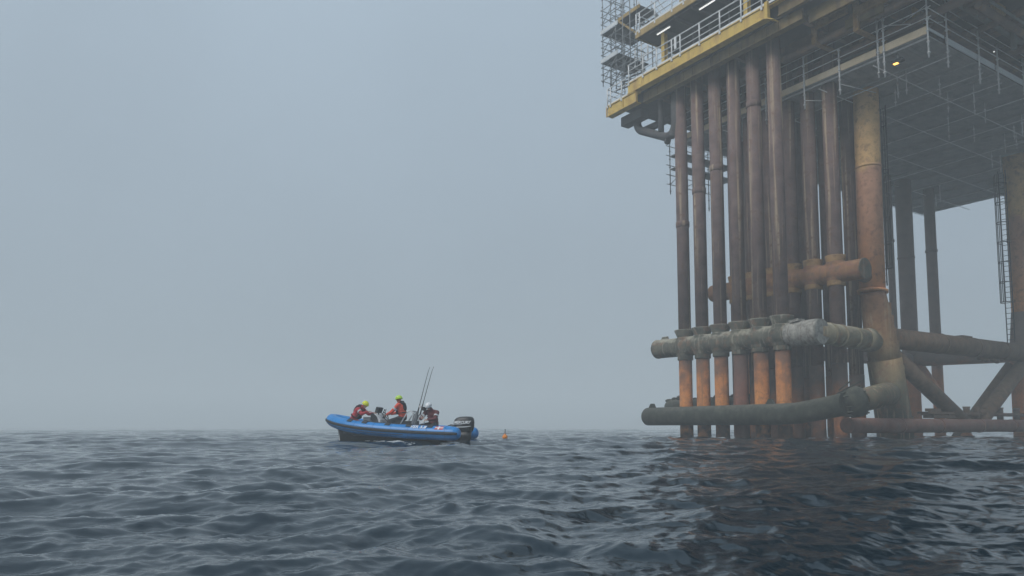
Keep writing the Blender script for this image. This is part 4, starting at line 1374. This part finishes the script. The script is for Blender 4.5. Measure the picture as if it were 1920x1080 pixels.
# ------------------------------------------------------------------ people
def hand(mb, wrist, fwd, palm_n, curl=.55):
    """palm, four fingers of unequal length and a thumb"""
    f = Vector(fwd).normalized()
    n = (Vector(palm_n) - f * Vector(palm_n).dot(f)).normalized()
    s_ = f.cross(n)
    w_ = Vector(wrist)
    rot = Matrix((f, s_, n)).transposed()
    mb.ball(w_ + f * .05, (.056, .042, .018), 14, 8, rot)
    for k, ln_ in enumerate((.070, .080, .074, .058)):
        b0 = w_ + f * .088 + s_ * (.030 - .020 * k)
        d1 = (f * math.cos(curl * .6) + n * math.sin(curl * .6)).normalized()
        d2 = (f * math.cos(curl * 1.8) + n * math.sin(curl * 1.8)).normalized()
        b1 = b0 + d1 * ln_ * .5
        mb.cap(b0 - f * .012, b1, .0105, .010, 8)
        mb.cap(b1, b1 + d2 * ln_ * .5, .010, .0088, 8)
    tb = w_ + f * .025 + s_ * .036
    d1 = (f * .75 + s_ * .6 + n * .3).normalized()
    mb.cap(tb, tb + d1 * .035, .013, .012, 8)
    mb.cap(tb + d1 * .035, tb + d1 * .035 + (f * .9 + n * .5 + s_ * .1).normalized() * .03, .0115, .010, 8)

def head(mb, c, look, up):
    """skull, jaw, nose, brow, ears, lips; returns the head's frame"""
    f = Vector(look).normalized()
    u = (Vector(up) - f * Vector(up).dot(f)).normalized()
    s_ = u.cross(f)
    rot = Matrix((f, s_, u)).transposed()
    c = Vector(c)
    mb.ball(c + u * .03, (.098, .076, .095), 18, 12, rot)
    mb.ball(c + f * .022 - u * .055, (.070, .058, .062), 16, 10, rot)
    mb.cap(c + f * .085 + u * .012, c + f * .104 - u * .022, .011, .015, 8)          # nose
    mb.ball(c + f * .082 - u * .056, (.012, .026, .010), 10, 6, rot)                  # lips
    mb.ball(c + f * .070 - u * .088, (.022, .024, .018), 10, 6, rot)                  # chin
    for q in (-1, 1):
        mb.ball(c + f * .080 + s_ * q * .032 + u * .030, (.014, .024, .008), 10, 6, rot)   # brow
        mb.ball(c + s_ * q * .076 - u * .008, (.020, .010, .032), 10, 6, rot)         # ear
    return c, f, s_, u, rot

def helmet(p, hd, m, name='helmet'):
    c, f, s_, u, rot = hd
    mb = MB()
    n, rings = 24, 9
    vs, fs = [], []
    for lay, k in ((0, 1.0), (1, .90)):
        for i in range(rings + 1):
            t_ = math.pi * .5 * (i + .0001) / rings * 1.14
            for q in range(n):
                a = 2 * math.pi * q / n
                lip = 1.0 + (.05 if i == rings else 0)
                v_ = Vector((math.sin(t_) * math.cos(a) * .138 * lip, math.sin(t_) * math.sin(a) * .116 * lip, math.cos(t_) * .125))
                vs.append(c + u * .035 + rot @ (v_ * k))
    for lay in (0, 1):
        o = lay * (rings + 1) * n
        for i in range(rings):
            for q in range(n):
                a, b_ = o + i * n + q, o + i * n + (q + 1) % n
                fs.append((a, a + n, b_ + n, b_) if lay == 0 else (b_, b_ + n, a + n, a))
    o = (rings + 1) * n
    for q in range(n):
        a, b_ = rings * n + q, rings * n + (q + 1) % n
        fs.append((a, o + a, o + b_, b_))
    mb.add(vs, fs, True)
    ho_ = p.part(mb, name, m)
    v_ = MB()
    for q in (-1, 1):
        for dx, dz in ((.06, .085), (-.04, .09), (.02, .05)):
            pt = c + u * .035 + rot @ Vector((dx, q * .113 * math.sqrt(max(.05, 1 - (dx / .138) ** 2 - (dz * .6 / .125) ** 2)), dz * .6))
            v_.ball(pt, (.016, .007, .009), 8, 6, rot)
        v_.tube([c + s_ * q * .098 + u * .0, c + s_ * q * .08 + f * .03 - u * .05, c + f * .05 - u * .112], .007, 6)
    p.part(v_, 'chin_strap', M['black'], ho_)
    e_ = MB()
    for q in (-1, 1):
        e_.ball(c + f * .079 + s_ * q * .031 + u * .010, (.010, .013, .009), 10, 6, rot)
    p.part(e_, 'eye', M['black'])
    return ho_

def limb(mb, pts, rs, seg=12):
    for p_, q_, a, b_ in zip(pts, pts[1:], rs, rs[1:]):
        mb.cap(p_, q_, a, b_, seg)

def person(org, label, hip, chest, neck, hc, look, up, arms, legs, suit, trousers, helm, vest):
    """arms: two of (shoulder, elbow, wrist, palm normal, curl); legs: two of (hip joint, knee, ankle, toe)"""
    p = BT('person', org, label, 'person', 'people in the blue boat')
    body = MB()
    hip, chest, neck = Vector(hip), Vector(chest), Vector(neck)
    hd = head(body, hc, look, up)
    body.cap(neck, Vector(hc) - Vector(up) * .03, .055, .052, 12)
    limb(body, [hip, hip.lerp(chest, .5), chest, neck], [.13, .12, .14, .06])
    for sh, el, wr, pn, cu in arms:
        limb(body, [chest.lerp(neck, .6), sh, el, wr], [.07, .055, .040, .027], 10)
        hand(body, wr, (Vector(wr) - Vector(el)), pn, cu)
    for hj, kn, an, toe in legs:
        limb(body, [hip, hj, kn, an], [.11, .085, .058, .040], 10)
        limb(body, [an, toe], [.042, .034], 10)
    # the skin itself is the thing's body mesh; clothing is worn over it
    fused(body, 'body', M['skin'], p, .0085, 3)
    j = MB()
    wide = (Vector(arms[0][0]) - Vector(arms[1][0])).normalized()
    ax = (chest - hip).normalized()
    rot = Matrix((wide.cross(ax).normalized(), wide, ax)).transposed()
    mid = hip.lerp(chest, .5)
    j.ball(hip + ax * .04, (.150, .185, .15), 18, 12, rot)
    j.ball(mid, (.150, .190, .20), 18, 12, rot)
    j.ball(chest, (.160, .205, .18), 18, 12, rot)
    j.ball(chest.lerp(neck, .55), (.115, .17, .10), 18, 10, rot)
    j.cap(chest.lerp(neck, .7), neck + (Vector(hc) - neck) * .25, .10, .078, 14)     # collar
    random.seed(int(abs(org[0]) * 100))
    for sh, el, wr, pn, cu in arms:
        sh, el, wr = Vector(sh), Vector(el), Vector(wr)
        limb(j, [chest.lerp(neck, .55), sh, sh.lerp(el, .5), el, el.lerp(wr, .5), el.lerp(wr, .93)], [.10, .085, .074, .068, .056, .046], 12)
        for k in range(5):                                                           # folds at the elbow and cuff
            c = sh.lerp(el, .55 + .12 * k) if k < 3 else el.lerp(wr, .2 * (k - 2))
            j.ball(c + Vector((random.uniform(-.02, .02), random.uniform(-.02, .02), random.uniform(-.02, .02))), (.068, .070, .030), 10, 6)
    for k in range(4):
        c = hip.lerp(chest, .15 + .2 * k)
        j.ball(c + wide * random.uniform(-.05, .05), (.160, .196, .030), 14, 6, rot)
    jo = fused(j, 'jacket', suit, p, .016, 3)
    for sh, el, wr, pn, cu in arms:
        sh, el = Vector(sh), Vector(el)
        p.part(MB().tube([sh.lerp(el, .42), sh.lerp(el, .60)], [.090, .086], 14, False), 'reflective_band', M['toe_grey'], jo)
    t_ = MB()
    t_.ball(hip - ax * .02, (.145, .18, .13), 16, 10, rot)
    for hj, kn, an, toe in legs:
        limb(t_, [hip, hj, kn, an], [.13, .108, .080, .062], 12)
    fused(t_, 'trousers', trousers, p, .016, 3)
    for hj, kn, an, toe in legs:
        b_ = MB()
        an, toe = Vector(an), Vector(toe)
        limb(b_, [an + (Vector(kn) - an).normalized() * .12, an, an.lerp(toe, .5), toe], [.060, .056, .050, .044], 12)
        fused(b_, 'boot', M['black_cloth'], p, .014, 2)
    fwd = rot @ Vector((1, 0, 0))
    if fwd.dot(Vector(look)) < 0:
        fwd = -fwd
    if vest:
        v_ = MB()
        for q in (-1, 1):
            a0 = chest + fwd * .15 + wide * q * .085
            v_.cap(a0 - ax * .16, a0 + ax * .10, .055, .05, 12)
            v_.cap(a0 + ax * .10, chest + ax * .2 + wide * q * .09, .05, .045, 12)
            v_.cap(chest + ax * .2 + wide * q * .09, chest - fwd * .12 + ax * .14 + wide * q * .06, .045, .05, 12)
        v_.ball(chest - fwd * .145 + ax * .02, (.045, .13, .16), 16, 10, rot)
        v_.cap(chest - fwd * .06 + ax * .22 - wide * .09, chest - fwd * .06 + ax * .22 + wide * .09, .05, .05, 12)
        n = 20
        wv = [mid - ax * .02 + fwd * .168 * math.cos(2 * math.pi * k / n) + wide * .205 * math.sin(2 * math.pi * k / n) for k in range(n + 1)]
        v_.tube(wv, .024, 8, False)
        vo = fused(v_, 'life_vest', M['black_cloth'], p, .014, 2)
        s_ = MB()
        for q in (-1, 1):
            s_.bar(chest + ax * .20 + wide * q * .045 + fwd * .05, chest - fwd * .17 + ax * .02 + wide * q * .05, .03, .012)
        p.part(s_, 'vest_strap', M['lime'], vo)
    helmet(p, hd, helm)
    return p

# kneeling over the forward locker, facing the stern
person((2.0, .05, .5), 'person in a crimson suit and yellow helmet, bent over the forward locker in the bow', (2.02, .05, .78), (1.78, .06, 1.13), (1.62, .07, 1.28), (1.50, .08, 1.37), (-.86, .1, -.5), (-.5, 0, .86),
       [((1.70, .27, 1.20), (1.48, .36, 1.03), (1.28, .28, 1.10), (0, -.2, -1), .7), ((1.70, -.13, 1.20), (1.50, -.24, 1.02), (1.27, -.16, 1.06), (0, .2, -1), .7)],
       [((2.0, .16, .74), (1.56, .46, .72), (1.72, .48, .34), (1.60, .48, .28)), ((2.0, -.06, .74), (1.84, -.40, .62), (1.90, -.42, .34), (1.76, -.42, .30))],
       M['crimson'], M['crimson'], M['lemon'], True)
# at the helm, facing the bow
person((0, .03, .25), 'person in an orange red jacket, black life vest and lime helmet at the helm', (-.06, .03, .90), (.0, .04, 1.24), (.04, .04, 1.42), (.10, .05, 1.56), (.98, .12, -.12), (.08, 0, 1),
       [((.03, .25, 1.35), (.26, .34, 1.08), (.52, .20, 1.00), (0, 0, -1), .9), ((.03, -.17, 1.35), (.28, -.26, 1.08), (.52, -.14, 1.02), (0, 0, -1), .9)],
       [((-.02, .14, .86), (.40, .26, .74), (.36, .28, .30), (.52, .28, .25)), ((-.02, -.08, .86), (.40, -.20, .74), (.36, -.22, .30), (.52, -.22, .25))],
       M['redorange'], M['navy'], M['lime'], True)
# sitting aft, facing the viewer, busy with a line
person((-1.3, .2, .25), 'person in a maroon jacket and white helmet sitting aft with both hands on a line', (-1.38, .18, .66), (-1.35, .24, 1.00), (-1.32, .32, 1.16), (-1.28, .42, 1.27), (.18, .86, -.48), (.06, .46, .88),
       [((-1.12, .30, 1.08), (-.98, .44, .84), (-1.10, .62, .86), (0, -.5, -1), .9), ((-1.55, .28, 1.06), (-1.56, .50, .82), (-1.34, .64, .80), (0, -.5, -1), .9)],
       [((-1.28, .26, .62), (-1.08, .60, .58), (-1.06, .50, .28), (-1.04, .62, .24)), ((-1.46, .26, .62), (-1.58, .60, .58), (-1.58, .50, .28), (-1.58, .62, .24))],
       M['maroon'], M['navy'], M['helmet_white'], False)
t = BT('fishing_line', (-1.2, .68, .8), 'pale loop of line in the hands of the white helmeted person', 'line')
t.part(MB().tube([(-1.10 + .0, .70, .86), (-1.13, .73, .92), (-1.20, .73, .94), (-1.26, .72, .86), (-1.30, .72, .78), (-1.24, .71, .74), (-1.18, .70, .66)], .011, 8), 'loop', M['rope'])
t.part(MB().ball((-1.21, .70, .70), (.05, .035, .06), 12, 8), 'lure', M['rope'])

# ------------------------------------------------------------------ fog: one even volume round the camera and the whole scene
hz = MB().box((-830, -830, -4.6), (830, 830, 31.0))
ho = hz.build('haze', [])
tag(ho, 'sea fog', None, None, 'stuff')
m = bpy.data.materials.new('fog_air')
m.use_nodes = True
t = m.node_tree
t.nodes.clear()
o = t.nodes.new('ShaderNodeOutputMaterial')
v = t.nodes.new('ShaderNodeVolumePrincipled')
v.inputs['Color'].default_value = (.935, .985, 1.0, 1)
v.inputs['Density'].default_value = 0.0049
v.inputs['Anisotropy'].default_value = 0.0
t.links.new(v.outputs[0], o.inputs['Volume'])
ho.data.materials.append(m)
ho.display_type = 'BOUNDS'
